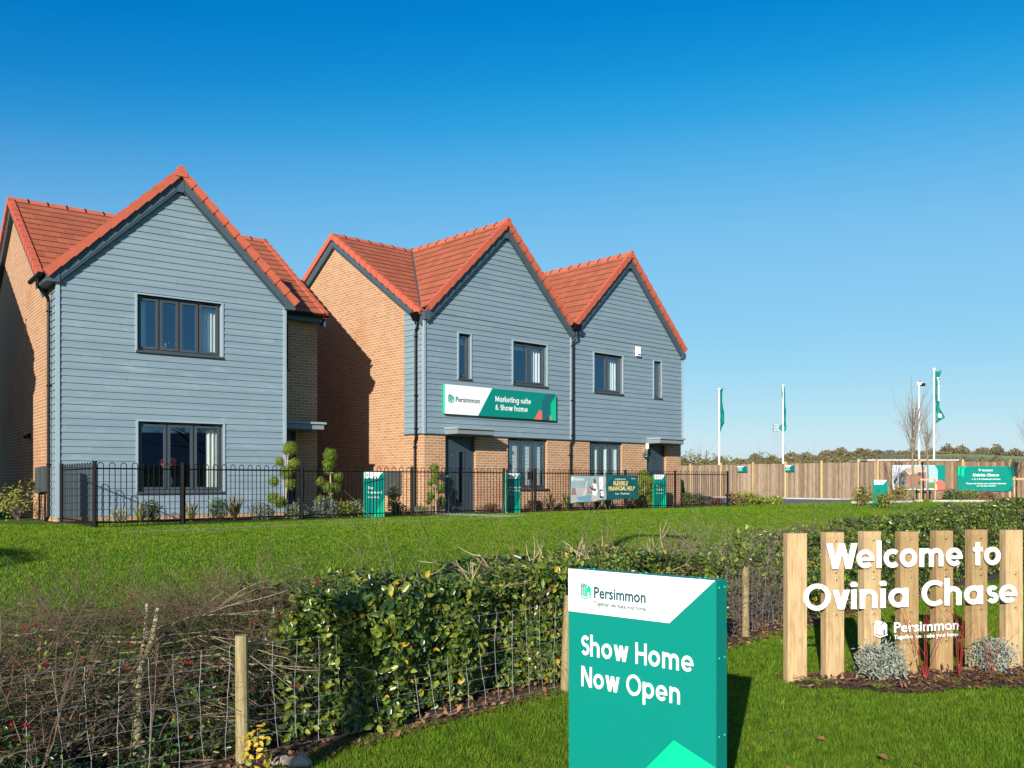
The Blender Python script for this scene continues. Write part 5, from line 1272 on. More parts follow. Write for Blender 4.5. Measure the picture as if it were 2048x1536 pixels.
topiary('tall cloud topiary in the shaded gap between the two houses', at(660, 22.2), [(0, 0), (.02, .5), (.02, 1.1), (.0, 1.5)], [(.02, 1.50, .16), (-.03, 1.28, .15), (-.05, 1.14, .10), (.20, .98, .11), (-.22, .86, .11), (-.05, .72, .13), (.12, .70, .13), (-.22, .40, .12), (.05, .38, .12)], ['con2', 'con1'])
topiary('loose gold topiary against the brick left of the first front door', at(872, 24.6), [(0, 0), (-.02, .5), (-.02, 1.0), (-.03, 1.3)], [(-.05, 1.22, .12), (-.02, 1.02, .11), (-.16, .82, .07), (.10, .70, .11), (-.13, .48, .11), (.14, .36, .11), (-.02, .90, .1), (-.2, .32, .06)], ['con1', 'con2'])
topiary('bright gold cloud topiary between the banner and the far totem', at(1289, 30.3), [(0, 0), (0, .5), (.02, 1.1)], [(-.05, 1.10, .17), (.14, .90, .16), (-.17, .76, .15), (.14, .60, .15), (-.16, .46, .15), (.12, .30, .15), (-.18, .20, .15), (.18, .12, .12), (.03, .98, .13)], ['con1', 'con1'])
def flax(label, base, n, L, mats, w=None, group='spiky flax plants'):
    t = thing('flax_plant', label, 'plant', group=group); bx, by = base; z = gzf(bx, by); mb = MB()
    for k in range(n):
        a = random.uniform(0, 2 * math.pi); ti = random.uniform(.05, .75); l = L * random.uniform(.55, 1.1); d = Vector((math.cos(a) * ti, math.sin(a) * ti, 1)).normalized(); s = Vector((-math.sin(a), math.cos(a), 0)) * .022
        p0 = Vector((bx, by, z)) + d * .02; p1 = p0 + d * l * .55; p2 = p1 + (d + Vector((math.cos(a), math.sin(a), -.1)) * .35 * ti).normalized() * l * .45; mm = random.randrange(len(mats))
        mb.poly([p0 - s, p0 + s, p1 + s * .9, p1 - s * .9], mm); mb.poly([p1 - s * .9, p1 + s * .9, p2], mm)
    mb.build('foliage', [M[q] for q in mats], t); return t
flax('pale striped flax in the bed left of the lower window', at(281, 18.9), 26, .52, ['flax', 'ygreen', 'flax'])
flax('pale striped flax under the middle of the lower window', at(381, 19.4), 26, .50, ['flax', 'flax', 'ygreen'])
flax('pale striped flax right of the lower window of the detached house', at(470, 20.2), 30, .60, ['flax', 'flaxr', 'ygreen'])
for i, px in enumerate((1100, 1133, 1163, 1192, 1215)):
    flax('red and green flax under the banner, ' + ('leftmost', 'second from left', 'middle', 'second from right', 'rightmost')[i] + ' of five', at(px, 27.2 + i * .5), 34, .62, ['flaxr', 'flax', 'con2', 'flaxr'])
def shrub(px, D, r, mats, label, n=500, size=.05, w=None):
    x, y = at(px, D); r = tuple(1.3 * q for q in r); return tuft_shrub('garden_shrub', label, 'shrub', (x, y, gzf(x, y)), r, int(n * 1.4), mats, w, size, LEAF, .35, 8, 'twig', 'low shrubs in the front beds')
shrub(238, 18.6, (.17, .15, .14), ['silver', 'flax'], 'small pale shrub in the bed just left of the first striped flax', 420, .035)
shrub(304, 19.3, (.15, .15, .21), ['hl1', 'hl3'], 'dark green shrub behind the first striped flax under the lower window', 420, .045)
shrub(437, 20.0, (.18, .15, .22), ['hl1', 'hl3'], 'dark green shrub under the right end of the lower window', 480, .045)
shrub(524, 20.6, (.24, .18, .17), ['silver'], 'silver shrub by the grey boarding left of the first topiary', 700, .04)
shrub(592, 21.3, (.22, .17, .16), ['silver'], 'silver shrub at the foot of the first topiary right side', 650, .04)
shrub(650, 21.9, (.26, .18, .20), ['silver'], 'silver shrub at the foot of the shaded topiary', 750, .04)
shrub(686, 22.3, (.24, .18, .16), ['ygreen', 'con1'], 'yellow green shrub between the shaded topiary and the first small totem', 650, .045)
shrub(712, 22.6, (.20, .17, .18), ['silver', 'ygreen'], 'grey green shrub touching the left side of the first small totem', 550, .045)
shrub(787, 23.5, (.14, .12, .34), ['ygreen', 'hl1'], 'upright green shrub against the grey meter boxes', 420, .05)
shrub(800, 23.6, (.22, .16, .12), ['flaxr', 'hl1'], 'low reddish shrub below the meter boxes', 420, .045)
shrub(838, 24.0, (.22, .16, .10), ['silver', 'ygreen'], 'low grey shrub at the foot of the brick corner downpipe', 380, .04)
shrub(982, 25.6, (.18, .15, .11), ['flaxr', 'dry'], 'low reddish shrub right of the first front door', 320, .045)
shrub(1067, 26.2, (.2, .15, .12), ['flaxr', 'dry'], 'low reddish shrub below the blinded ground floor window', 320, .045)
shrub(1262, 29.6, (.24, .18, .14), ['flaxr', 'hl1'], 'low dark reddish shrub left of the bright gold topiary', 400, .05)
shrub(1375, 31.6, (.18, .16, .22), ['ygreen', 'hl1'], 'green shrub behind the last railing bay at the house corner', 380, .06)
shrub(1400, 31.9, (.22, .16, .16), ['hl1', 'flaxr'], 'small mixed shrub in the middle of the last railing bay', 380, .06)
shrub(1432, 32.0, (.18, .16, .13), ['flaxr', 'dry'], 'reddish shrub at the end of the last railing bay', 320, .06)
shrub(1472, 33.2, (.32, .25, .20), ['flaxr', 'ygreen'], 'red and green shrub just beyond the railing end post', 420, .07)
shrub(1498, 33.6, (.35, .25, .20), ['ygreen', 'hl2'], 'yellow green shrub beyond the railing end', 420, .08)
shrub(1520, 34.2, (.28, .2, .13), ['ygreen', 'hl2'], 'low yellow green plant at the road edge left of its twin', 260, .09)
shrub(1550, 34.6, (.28, .2, .13), ['ygreen', 'hl2'], 'low yellow green plant at the road edge, rightmost', 260, .09)
x, y = at(1492, 34); wd = thing('wild_rose', 'thin bare arching wild rose stems standing at the road edge before the board fence', 'shrub'); m = MB()
for k in range(9): twigs(m, (x + random.gauss(0, .15), y, gzf(x, y)), (random.gauss(.1, .35), random.gauss(0, .2), 1), random.uniform(.8, 1.5), .008, 1, .5, 0, 3, 5, None, .04, 4)
m.build('stem', pm('rose_stem', (.28, .15, .10), .8, .3, 9), wd)
# laurel at far left by the side wall
lb = thing('laurel_bush', 'sprawling yellow green laurel against the side wall at the left edge', 'bush'); P_, N_, Z_ = [], [], []; m = MB(); ends = []
x, y = at(38, 20.2)
for k in range(9): twigs(m, (x, y, gzf(x, y)), (random.gauss(-.1, .55), random.gauss(0, .3), 1), random.uniform(.45, .85), .009, 1, .6, 0, 4, 4, ends)
m.build('stem', M['twig'], lb)
for e, d in ends:
    for j in range(11): P_.append(tuple(e + Vector((random.gauss(0, .05), random.gauss(0, .05), random.gauss(-.03, .06))))); N_.append((random.gauss(0, .6), random.gauss(-.4, .6), 1))
leaves('foliage', np.array(P_), np.array(N_), .065, ['ygreen', 'hl2'], None, lb)

# ------------------------------------------------------------------ road, kerbs, board fence and what stands there
RZ = GZ
def flat(name, pts, mat, z, k='structure', th=.1):
    m = MB(); m.prism([(x, y, z - th) for x, y in pts], (0, 0, th)); o = m.build(name, M[mat]); return kind(o, k) if k else o
fa = (8.2, 56.5); fb = at(1716, 45.2); fc_ = at(1751, 44.0); fd = (28.5, 44.6)
flat('car_park_road', [(7.4, 34.6), (14.5, 35.6), (17.4, 38.6), (17.2, 42.6), (16.4, 44.0), (8.4, 54.6), (4.0, 57), (4.0, 40)], 'asphalt', RZ + .008)
def kerbline(pts, w=.30, h=.11, name='kerb'):
    m = MB()
    for a, b in zip(pts, pts[1:]):
        a, b = Vector((*a, RZ - .1)), Vector((*b, RZ - .1)); d = (b - a).normalized(); n = Vector((-d.y, d.x, 0)) * w; m.prism([a, b, b + n, a + n], (0, 0, h + .1))
    return kind(m.build(name, M['kerb']), 'structure')
kerbline([(16.2, 44.0), (8.0, 54.9)], .9, .07, 'footway'); kerbline([(17.3, 38.7), (17.1, 42.4)], .3, .1); kerbline([(27, 39.2), (17.4, 38.4)], .3, .1); kerbline([(13.2, 35.2), (16.2, 37.2)], .25, .1)

def board_fence(name, label, pts, posts, h=1.82, mat='fence'):
    t = thing(name, label, 'fence')
    m = MB()
    for a, b in zip(pts, pts[1:]):
        A, B = Vector((*a, RZ)), Vector((*b, RZ)); L = (B - A).length; d = (B - A) / L; n = Vector((d.y, -d.x, 0)); k = int(L / .1)
        for i in range(k):
            s0, s1 = i * .1 + .002, (i + 1) * .1 + .012; hh = h + random.uniform(-.012, .012); o0, o1 = .012, .030
            q = [A + d * s0 + n * o0, A + d * s1 + n * o1, A + d * s1 + n * (o1 - .016), A + d * s0 + n * (o0 - .008)]
            m.hexa(q, [p + Vector((0, 0, hh)) for p in q]); f0 = len(m.f) - 6
            for j in range(6): m.uv[f0 + j] = [(i * .1 + .05, 0)] * 4
    m.build('board', M[mat], t)
    for p, hh in posts:
        q = MB(); q.box(p[0] - .055, p[0] + .055, p[1] - .09, p[1] + .02, RZ - .1, RZ + hh); q.build('post', M['fpost'], t)
    return t
def along(a, b, px):
    k = (px - 1024) / 1840; t = (k * a[1] - a[0]) / ((b[0] - a[0]) - k * (b[1] - a[1])); return (a[0] + (b[0] - a[0]) * t, a[1] + (b[1] - a[1]) * t)
FL = board_fence('board_fence', 'long brown close board timber fence behind the car park road', [fa, fb, fc_], [(along(fa, fb, p), 1.93) for p in (1380, 1441, 1505, 1570, 1642)] + [(fb, 1.98)])
FR = board_fence('board_fence', 'brown close board fence carrying the picture board and the teal board', [fc_, fd], [(along(fc_, fd, p), 1.95) for p in (1754, 1838, 1924, 2018, 2100)], mat='fence2')
def fence_sign(name, label, px0, px1, z0, z1, a, b, off=.06):
    p0, p1 = along(a, b, px0), along(a, b, px1); d = Vector((p1[0] - p0[0], p1[1] - p0[1], 0)); w = d.length; ang = math.atan2(d.y, d.x); n = Vector((d.y, -d.x, 0)).normalized()
    t = thing(name, label, 'sign', (p0[0] + n.x * (off + .04), p0[1] + n.y * (off + .04), RZ), ang); return t, w
for px0, px1, D_, txt, lab in ((1478, 1497, 50, ('Visitor', 'parking'), 'small teal parking sign on the board fence, left of two'), (1573.5, 1592, 47.8, ('Customer', 'parking'), 'small teal parking sign on the board fence, right of two')):
    t, w = fence_sign('parking_sign', lab, px0, px1, 0, 0, fa, fb, .1); m = MB(); m.box(0, w, 0, .02, 1.40, 1.72); m.build('panel', M['teal'], t)
    m = MB(); pane_poly(m, [(w * .6, 1.40), (w, 1.40), (w, 1.72), (w * .8, 1.68), (w * .6, 1.58)], -.003, 0); m.build('face_graphic', M['teald'], t)
    m = MB(); pane_poly(m, [(0, 1.665), (w * .6, 1.665), (w * .68, 1.72), (0, 1.72)], -.0035, 0); m.build('top_strip', M['white'], t)
    m = MB(); font_text(m, txt[0], .05, 1.58, .06, -.004, w * .42, .02); m.cut(); font_text(m, txt[1], .05, 1.49, .06, -.004, w * .42, .02); m.build('lettering', M['white'], t)
t, w = fence_sign('teal_board', 'large teal notice board with white bedroom homes lettering on the fence', 1913, 2028, 0, 0, fc_, fd); m = MB(); m.box(0, w, 0, .04, .40, 1.60); m.build('panel', M['teal'], t)
m = MB(); pane_poly(m, [(w * .86, .40), (w, .40), (w, .80)], -.003, 0); m.cut(); pane_poly(m, [(0.01, 1.18), (.1, 1.18), (.1, 1.5), (.2, 1.58), (.01, 1.58)], -.003, 1); m.cut(); pane_poly(m, [(.18, 1.12), (.32, 1.12), (.32, 1.48), (.46, 1.58), (.3, 1.58), (.18, 1.46)], -.003, 1); m.build('face_graphic', [M['teald'], M['teal2']], t)
m = MB(); stroke_text(m, 'Ovinia Chase', w * .26, 1.12, w * .46, .13, -.006, .003); m.cut(); font_text(m, '1, 2, 3 & 4 bedroom homes', w * .25, .96, .065, -.004, w * .49, .02); m.cut(); font_text(m, 'Please ask about our current schemes', w * .15, .75, .065, -.004, w * .69, .02); m.cut(); font_text(m, 'to get you moving', w * .33, .64, .065, -.004, w * .33, .02)
m.cut(); font_text(m, 'Persimmon', w * .42, 1.40, .06, -.004, w * .19, .02); m.cut(); font_text(m, 'Together, we make your home', w * .42, 1.355, .025, -.004, w * .19, .02); m.cut(); emblem(m, w * .365, 1.38, .1, -.005, 0, 0); m.build('lettering', M['white'], t)
t, w = fence_sign('picture_board', 'board with a printed brick house and coral corner on the fence', 1783, 1888, 0, 0, fc_, fd); m = MB(); m.box(0, w, 0, .04, .48, 1.66); m.build('panel', M['white'], t)
m = MB(); P2 = lambda pts, mm, l: pane_poly(m, [(w * a, .48 + 1.18 * b) for a, b in pts], -.003 - l * .001, mm)
P2([(.28, .02), (.86, .02), (.86, 1), (.34, 1)], 0, 0); P2([(.86, 0), (1, 0), (1, 1), (.80, 1), (.86, .8)], 1, 1); P2([(.78, .3), (.92, .4), (1, .26), (1, .01), (.84, .01), (.84, .2)], 2, 2)
P2([(.12, .08), (.31, .05), (.31, .62), (.22, .84), (.12, .62)], 3, 3); P2([(.31, .05), (.46, .08), (.64, .05), (.64, .72), (.31, .62)], 4, 4); P2([(.22, .86), (.27, .90), (.60, .97), (.65, .72), (.36, .64), (.31, .68)], 5, 5)
for a in ((.17, .2), (.17, .52), (.48, .2), (.48, .56)): P2([(a[0], a[1]), (a[0] + .06, a[1]), (a[0] + .06, a[1] + .15), (a[0], a[1] + .15)], 6, 6)
P2([(.36, .06), (.40, .06), (.40, .32), (.36, .32)], 7, 6); P2([(.0, .22), (.06, .3), (.1, .5), (.04, .42)], 8, 6); P2([(.08, .03), (.34, .03), (.3, .11), (.12, .1)], 8, 7); P2([(.42, .03), (.6, .03), (.58, .12), (.44, .12)], 8, 7); P2([(.68, .06), (.8, .06), (.8, .3), (.68, .3)], 8, 6)
m.build('picture', [M['psky'], M['teal'], M['coral'], M['sofa2'], M['pbrick'], M['proof'], M['teald'], M['ink'], M['pgreen']], t)

def flagpole(px, D, top, label, group='white flagpoles behind the fence'):
    x, y = at(px, D); t = thing('flagpole', label, 'flagpole', (x, y, RZ), 0, group); m = MB(); m.tube([(0, 0, 0), (0, 0, top)], [.055, .042], 10); m.build('pole', M['whitep'], t)
    m = MB(); m.ball((0, 0, top + .05), .10, 0, 10, 6, .7); m.build('finial', M['whitep'], t); return x, y
def flag(name, label, px, D, prof, z1, z0, thick=.02, rz=0):
    """hanging flag: prof = list of (t, left, right) extents from pole along local x at height fraction t from the top"""
    x, y = at(px, D); mb = MB(); n = 30; k = 8; rows = []
    for i in range(n + 1):
        t = i / n; j = max(q for q in range(len(prof)) if prof[q][0] <= t); a = prof[j]; b = prof[min(j + 1, len(prof) - 1)]; f = (t - a[0]) / (b[0] - a[0]) if b[0] > a[0] else 0
        l, r = a[1] + (b[1] - a[1]) * f, a[2] + (b[2] - a[2]) * f
        rows.append([(l + (r - l) * c / k, .05 * math.sin(c * 2.4 + t * 5) + .03 * math.sin(t * 17 + c), z1 + (z0 - z1) * t + .06 * (c / k) * (1 - t)) for c in range(k + 1)])
    for i in range(n):
        for c in range(k): mb.poly([rows[i][c], rows[i][c + 1], rows[i + 1][c + 1], rows[i + 1][c]])
    o = mb.build('flag', M['flag'], None, True); o.location = (x, y, 0); tag(o, label, 'flag', 'teal flags hanging on the poles'); return o
M['flag'] = leafmat('teal_flag_cloth', (.004, .30, .26), .15, .6, .3, 3)
D = 57; zz = lambda y, D=D: EYE + (964 - y) * D / 1840
flagpole(1438.5, D, zz(780) - RZ, 'white flagpole, leftmost of three, with a limp teal flag'); flagpole(1566, D, zz(773) - RZ, 'white flagpole, middle of three, beside the distant mast'); flagpole(1868, 52, zz(740, 52) - RZ, 'white flagpole, rightmost of three, with the spread teal flag')
flag('flag', 'limp narrow teal flag on the leftmost pole', 1439, D, [(0, .04, .26), (.1, .04, .17), (.3, .04, .18), (.6, .04, .30), (.8, .03, .29), (.92, -.02, .12), (1, -.02, .08)], zz(778), zz(863))
flag('flag', 'limp teal flag bunched at the bottom on the middle pole', 1566, D, [(0, -.08, .10), (.3, -.05, .15), (.6, -.02, .19), (.82, -.02, .16), (.9, -.26, .19), (.96, -.24, .19), (1, -.02, .12)], zz(773), zz(863))
o = flag('flag', 'spread teal flag with white writing on the rightmost pole', 1869, 52, [(0, .05, .44), (.12, .05, .30), (.4, .05, .25), (.7, .05, .27), (.85, .05, .50), (.9, .05, .56), (1, .05, .10)], zz(743, 52), zz(846, 52))
q = MB(); font_text(q, 'Persimmon', 0, 0, .13, 0, 1.35, .02); q.v = [(.20 - c, -.16, zz(755, 52) - a) for a, b, c in q.v]; q.build('lettering', M['white'], o)
q = MB(); emblem(q, .12, zz(836, 52), .26, -.16, 0, 0); q.build('emblem', M['white'], o)
x, y = at(1838, 50); cp = thing('camera_pole', 'white pole with a black camera box between the bare trees behind the fence', 'camera pole', (x, y, RZ)); m = MB(); m.tube([(0, 0, 0), (0, 0, zz(768, 50) - RZ)], [.055, .045], 10); m.box(-.14, .14, -.07, .07, zz(770, 50) - RZ, zz(764, 50) - RZ); m.build('pole', M['whitep'], cp); m = MB(); m.box(.10, .30, -.12, .12, zz(772, 50) - RZ, zz(766, 50) - RZ - .02); m.box(.02, .1, -.05, .05, zz(764, 50) - RZ, zz(762, 50) - RZ); m.build('camera_head', M['black'], cp)

def bare_tree(px, D, label, top, seedv, n=40, trunk_r=.06, crown0=1.9, z=None):
    random.seed(seedv); x, y = at(px, D); z = RZ if z is None else z
    t = thing('bare_tree', label, 'tree', (x, y, z), 0, 'young bare trees by the fence'); H = top - z
    m = MB(); m.tube([(0, 0, -.05), (.02, 0, crown0 * .6), (-.02, 0, crown0 * 1.3), (.01, 0, H * .75), (-.06, 0, H)], [trunk_r, trunk_r * .85, trunk_r * .6, trunk_r * .25, .008], 8); m.build('trunk', pm('pale_bark', (.20, .17, .10), .9, .3, 6), t, True)
    m = MB()
    for k in range(n):
        h = crown0 + (H * .62 - crown0) * random.random() ** 1.3; a = random.uniform(0, 2 * math.pi); out = random.uniform(.18, .55) * (1.25 - .6 * h / H)
        L = (H * random.uniform(.62, .86) - h * .9) * random.uniform(.6, 1); twigs(m, (0, 0, h), (math.cos(a) * out, math.sin(a) * out, 1), max(.7, L), .0095, 1, .28, 0, 3, 5, None, -.015, 4, .05)
    m.build('crown', pm('dark_twig', (.20, .15, .12), .9, .2, 6), t); return t
T1 = bare_tree(1825, 38, 'tall young bare tree before the picture board', EYE + (964 - 752) * 38 / 1840, 3, 46)
T2 = bare_tree(1855, 42.5, 'shorter young bare tree between the pole and the flag', EYE + (964 - 812) * 42.5 / 1840, 5, 30, .05, 1.9)
T3 = bare_tree(2068, 41, 'young bare tree at the right edge of the picture', EYE + (964 - 800) * 41 / 1840, 9, 40, .06, 1.8)
random.seed(21)
for px, D, lab in ((1856, 42.5, 'pale timber stakes and crossbar around the shorter bare tree'), (2046, 33, 'pale timber stakes and crossbar at the right edge behind the hedge')):
    x, y = at(px, D); t = thing('tree_stake', lab, 'tree stake', (x, y, RZ))
    for s in (-1, 1): m = MB(); m.box(s * .32 - .03, s * .32 + .03, -.03, .03, -.1, 1.05); m.build('stake', M['fpost'], t)
    m = MB(); m.box(-.40, .40, -.06, -.032, .92, 1.0); m.build('crossbar', M['fpost'], t)
# ground strip below the fence, plants and lawn there
flat('verge_bed', [(17.4, 42.9), (28, 42.9), (28.2, 44.4), (17.6, 43.9)], 'mulch', RZ + .02)
for px, D, r, mats, lab in ((1905, 43.4, (.5, .3, .28), ['hl1', 'hl3'], 'dark green shrub below the left end of the teal board'), (1938, 43.5, (.55, .3, .25), ['hl1', 'ygreen'], 'green shrub below the middle of the teal board'), (1975, 43.5, (.5, .3, .2), ['flaxr', 'dry'], 'reddish shrub below the right half of the teal board'), (1800, 37.5, (.5, .3, .38), ['dry', 'ygreen'], 'straggly dry shrub right of the far totem'), (1725, 32.4, (.35, .3, .40), ['dry', 'ygreen', 'hl1'], 'straggly bush rising over the hedge left of the far totem'), (1768, 31.6, (.35, .3, .3), ['ygreen', 'hl1', 'dry'], 'straggly bush in front of the far totem')):
    x, y = at(px, D); z = gzf(x, y); tuft_shrub('verge_shrub', lab, 'shrub', (x, y, z), r, 420, mats, None, .09, LEAF, .3, 12, 'twig', 'shrubs on the far verge')
# roofs of parked site cabins glimpsed over the fence
x, y = at(1795, 50); cb = thing('site_cabin', 'low pale flat roof of a cabin showing just above the fence', 'cabin', (x - 1.6, y, RZ)); m = MB(); m.box(0, 4.8, 0, 2.4, 0, 2.0); m.build('wall', M['fpost'], cb); m = MB(); m.box(-.1, 4.9, -.1, 2.5, 2.0, 2.08); m.build('roof', M['kerb'], cb)
x, y = at(1363.5, 36); bn = thing('garden_machine', 'bright green object standing behind the brick corner at the railing', 'equipment', (x, y, GZ)); m = MB(); m.hexa([(-.12, -.1, 0), (.08, -.1, 0), (.08, .1, 0), (-.12, .1, 0)], [(-.10, -.1, .95), (.0, -.1, .95), (.0, .1, .95), (-.1, .1, .95)]); m.hexa([(.08, -.08, .3), (.14, -.08, .35), (.14, .08, .35), (.08, .08, .3)], [(.0, -.08, .95), (.05, -.08, .9), (.05, .08, .9), (.0, .08, .95)]); m.build('body', M['greenobj'], bn); m = MB(); m.box(-.02, .1, -.12, -.1, .3, .6); m.build('grille', M['black'], bn)

# ------------------------------------------------------------------ far country
def far_bush(px, D, w, h, mats, label, n=900, size=.30):
    x, y = at(px, D); t = thing('field_bush', label, 'bush', group='bushes in the field hedge beyond the fence'); ps, ds = [], []
    for k in range(5):
        c = (x + random.uniform(-.5, .5) * w, y + random.uniform(-.8, .8), RZ + h * random.uniform(.35, .62)); p, d = blob(c, (w * random.uniform(.28, .45), w * .35, h * random.uniform(.3, .42)), n // 5, RNG, .25); ps.append(p); ds.append(d)
    P_ = np.concatenate(ps); leaves('foliage', P_, np.concatenate(ds) + RNG.normal(size=P_.shape) * .8, size * (.6 + .7 * RNG.random(len(P_))), mats, None, t, LEAF_THIN, .6)
    m = MB()
    for k in range(14): twigs(m, (x + random.uniform(-.4, .4) * w, y, RZ), (random.gauss(0, .3), 0, 1), h * random.uniform(.5, .85), .02, 1, .4, 0, 4, 4, None, 0, 3)
    m.build('branch', M['twig'], t)
words = ['first', 'second', 'third', 'fourth', 'fifth', 'sixth', 'seventh', 'eighth', 'ninth', 'tenth', 'eleventh', 'twelfth']
for i, (px, D, w, h) in enumerate(((1375, 66, 4.5, 3.2), (1430, 72, 5, 2.6), (1492, 70, 4.5, 3.3), (1540, 74, 5, 2.6), (1590, 72, 5, 3.0), (1634, 70, 5, 3.0), (1690, 78, 6, 2.7), (1750, 80, 6, 2.8), (1815, 82, 7, 3.0), (1880, 84, 7, 3.1), (1950, 84, 7, 3.0), (2025, 84, 7, 2.9))):
    far_bush(px, D, w, h, ['bushb', 'bushc', 'bushb'] if i < 6 else ['bushb', 'bushc'], ('olive' if i < 6 else 'brown') + ' field hedge bush beyond the fence, ' + words[i] + ' from the left', 2200, .26)
# distant hills: two long ridges
def hill(name, D0, D1, prof, mat):
    mb = MB(); n = 120; rows = []
    for i in range(n + 1):
        px = -2600 + 7300 * i / n; row = []
        for k in range(9):
            D = D0 + (D1 - D0) * k / 8; zs = [z for z in prof]; zt = np.interp(px, [p for p, q in prof], [q for p, q in prof]); f = math.sin(k / 8 * math.pi / 2)
            row.append(((px - 1024) / 1840 * D, D, GZ - 1 + (zt + 1) * f * D1 / D1 + (.8 * math.sin(px * .021 + k) if 0 < k < 8 else .5 * math.sin(px * .033))))
        rows.append(row)
    for i in range(n):
        for k in range(8): mb.poly([rows[i][k], rows[i + 1][k], rows[i + 1][k + 1], rows[i][k + 1]])
    return kind(mb.build(name, M[mat], None, True), 'structure')
HP = [(-2600, 20), (300, 18), (1300, 11), (1480, 15), (1600, 18), (1700, 22), (1800, 23), (2048, 21), (3200, 26), (4700, 22)]
hill('hill', 260, 760, HP, 'field')
def wood(name, spec, n, size, mats):
    P_ = []
    for i in range(n):
        px0, px1, D, hgt, base = random.choice(spec); px = random.uniform(px0, px1); d = D * random.uniform(.97, 1.03); zt = np.interp(px, [p for p, q in HP], [q for p, q in HP]); f = math.sin(min(1, (d - 260) / 500) * math.pi / 2) if d > 260 else 0
        P_.append(((px - 1024) / 1840 * d, d, (GZ - 1 + (zt + 1) * f if d > 260 else GZ) + base + hgt * random.random() * (.6 + .4 * math.sin(px * .13) * math.sin(px * .051))))
    P_ = np.array(P_); o = leaves(name, P_, RNG.normal(size=P_.shape), size * (.6 + .8 * RNG.random(n)), mats); return kind(o, 'stuff')
wood('hilltop_woodland', [(1300, 1740, d, 6, -1) for d in (300, 360, 430, 500, 540, 580, 600)] + [(1700, 2300, 560, 2.6, -.5), (1860, 2300, 575, 8, -1), (1860, 2300, 560, 7, -1), (1700, 2300, 420, 3.5, -1), (1700, 2300, 330, 4, -1), (1700, 2300, 300, 4, -1)], 46000, 1.5, ['wood', 'bushc', 'bushb'])
wood('field_hedgerow', [(1290, 2400, 95, 3.0, 0), (1290, 2400, 110, 3.5, 0), (1290, 2400, 140, 4.2, 0), (1290, 2400, 190, 5.5, 0)], 34000, .55, ['bushb', 'bushc', 'wood'])
# lattice mast and blue panel far away
x, y = at(1551, 700); mt = thing('lattice_mast', 'distant steel lattice mast on the skyline beside the middle flagpole', 'mast', (x, y, 15)); m = MB(); Hm = 32
for s in ((-1, -1), (1, -1), (1, 1), (-1, 1)): m.tube([(s[0] * 2.4, s[1] * 2.4, -6), (s[0] * 1.2, s[1] * 1.2, Hm * .88)], .12, 4)
for k in range(12):
    a, b = 2.3 - k * .09, 2.3 - (k + 1) * .09; z0, z1 = k * 2.3, (k + 1) * 2.3; m.tube([(-a, -a, z0), (b, -b, z1)], .07, 3); m.tube([(a, -a, z0), (-b, -b, z1)], .07, 3)
m.tube([(0, 0, Hm * .85), (0, 0, Hm * 1.1)], .15, 4); m.build('frame', pm('mast_steel', (.30, .34, .40), .6), mt)
m = MB()
for z in (.80, .86, .92): m.cut(); m.box(-1.6, 1.6, -1.6, 1.6, Hm * z, Hm * z + 1.0)
m.build('antenna', pm('antenna_grey', (.36, .40, .45), .6), mt)
x, y = at(1773, 600); bp_ = thing('blue_hoarding', 'small blue hoarding far away on the hill left of the bare tree', 'hoarding', (x, y, 18)); m = MB(); m.box(0, 4.4, 0, .6, 2.2, 4.6); m.build('panel', M['blue'], bp_); m = MB(); m.box(.4, .7, .6, .9, -3, 3); m.cut(); m.box(3.7, 4, .6, .9, -3, 3); m.build('post', M['fpost'], bp_)
# pale farm buildings on the hillside
x, y = at(1690, 640); fm = thing('farm_building', 'long pale farm building far off on the hillside', 'farm building', (x, y, 19)); m = MB(); m.box(-5, 8, 0, 6, -4, 1.6); m.build('wall', M['kerb'], fm); m = MB(); m.prism([(-5.2, -.2, 1.6), (-5.2, 3, 3.0), (-5.2, 6.2, 1.6)], (13.4, 0, 0)); m.build('roof', M['sofa'], fm)

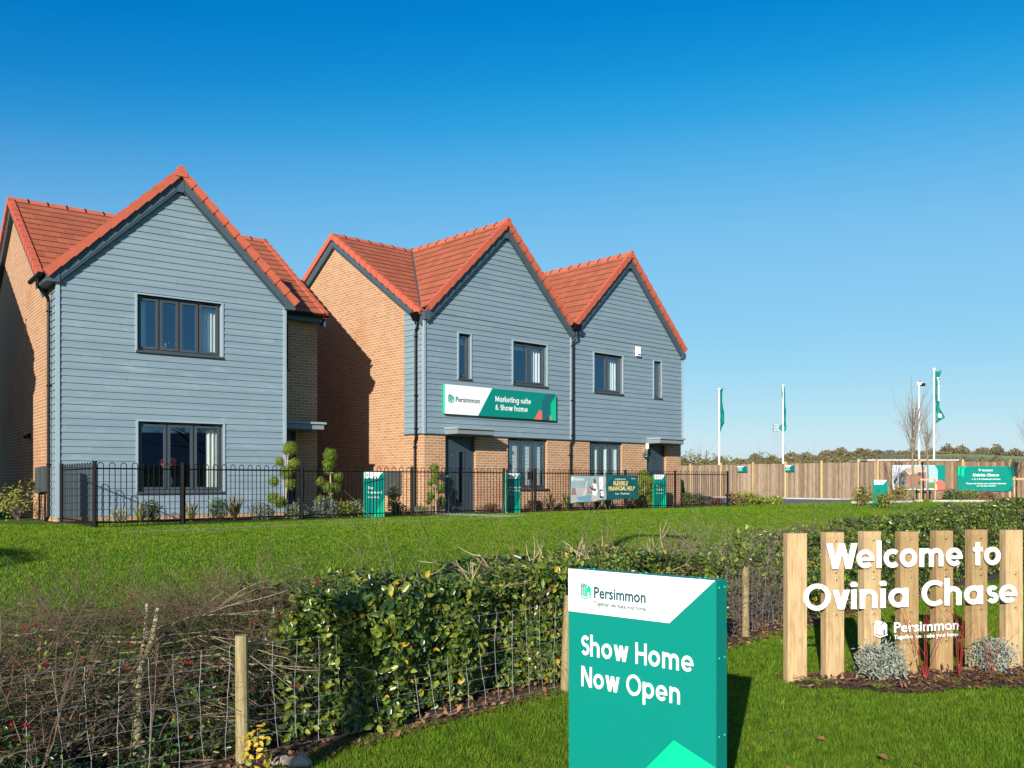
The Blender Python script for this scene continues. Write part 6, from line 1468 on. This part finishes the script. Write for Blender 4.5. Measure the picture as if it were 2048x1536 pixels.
# ------------------------------------------------------------------ behind the camera: street lamps (their shadows cross the lawn) and what the panes mirror
def lamp(base, label, H=8.0, arm=(1.0, .1)):
    t = thing('street_lamp', label, 'street lamp', (base[0], base[1], gzf(*base)), 0, 'street lamps behind the viewpoint'); m = MB(); m.tube([(0, 0, 0), (0, 0, 1.2), (0, 0, 1.25), (0, 0, H - .3), (arm[0] * .1, arm[1] * .1, H), (arm[0] * .6, arm[1] * .6, H + .08)], [.12, .12, .09, .085, .08, .075], 10); m.build('column', M['galv'], t)
    m = MB(); m.hexa([(arm[0] * a - arm[1] * b, arm[1] * a + arm[0] * b, H) for a, b in ((.5, -.16), (1.2, -.16), (1.2, .16), (.5, .16))], [(arm[0] * a - arm[1] * b, arm[1] * a + arm[0] * b, H + .18) for a, b in ((.5, -.12), (1.15, -.12), (1.15, .12), (.5, .12))]); m.build('lantern', M['galv'], t); return t
lamp((-3.2, -1.0), 'grey street lamp standing behind the viewpoint whose shadow crosses the near grass', 7.35, (.75, -.35))
lamp((-11.4, -8.9), 'stand-in street lamp added further left behind the viewpoint to shade the left lawn', 8.0, (-1.2, .9))  # unseen lamp added so that its head's shadow lands on the left lawn
x0 = 40
bd = thing('roadside_barn', 'long low dark roofed building across the road mirrored in the windows', 'building', (52, -12, 0), R(62)); m = MB(); m.box(-30, 34, 0, 9, -.1, 3.0); m.build('wall', M['brick'], bd); m = MB(); m.prism([(-30.4, -.4, 3.0), (-30.4, 4.5, 6.0), (-30.4, 9.4, 3.0)], (64.8, 0, 0)); m.build('roof', M['barge'], bd)
random.seed(31)
t = thing('bare_tree', 'large bare tree across the road mirrored in the ground floor windows', 'tree', (34, -4, 0)); m = MB(); m.tube([(0, 0, 0), (.1, 0, 2.5)], [.28, .22], 8); m.build('trunk', M['bark'], t)
m = MB()
for k in range(10): twigs(m, (.1, 0, 2.2 + .1 * k), (random.gauss(0, .5), random.gauss(0, .5), 1), random.uniform(3, 5), .09, 3, .6, 0, 3, 4)
m.build('crown', M['twig'], t)
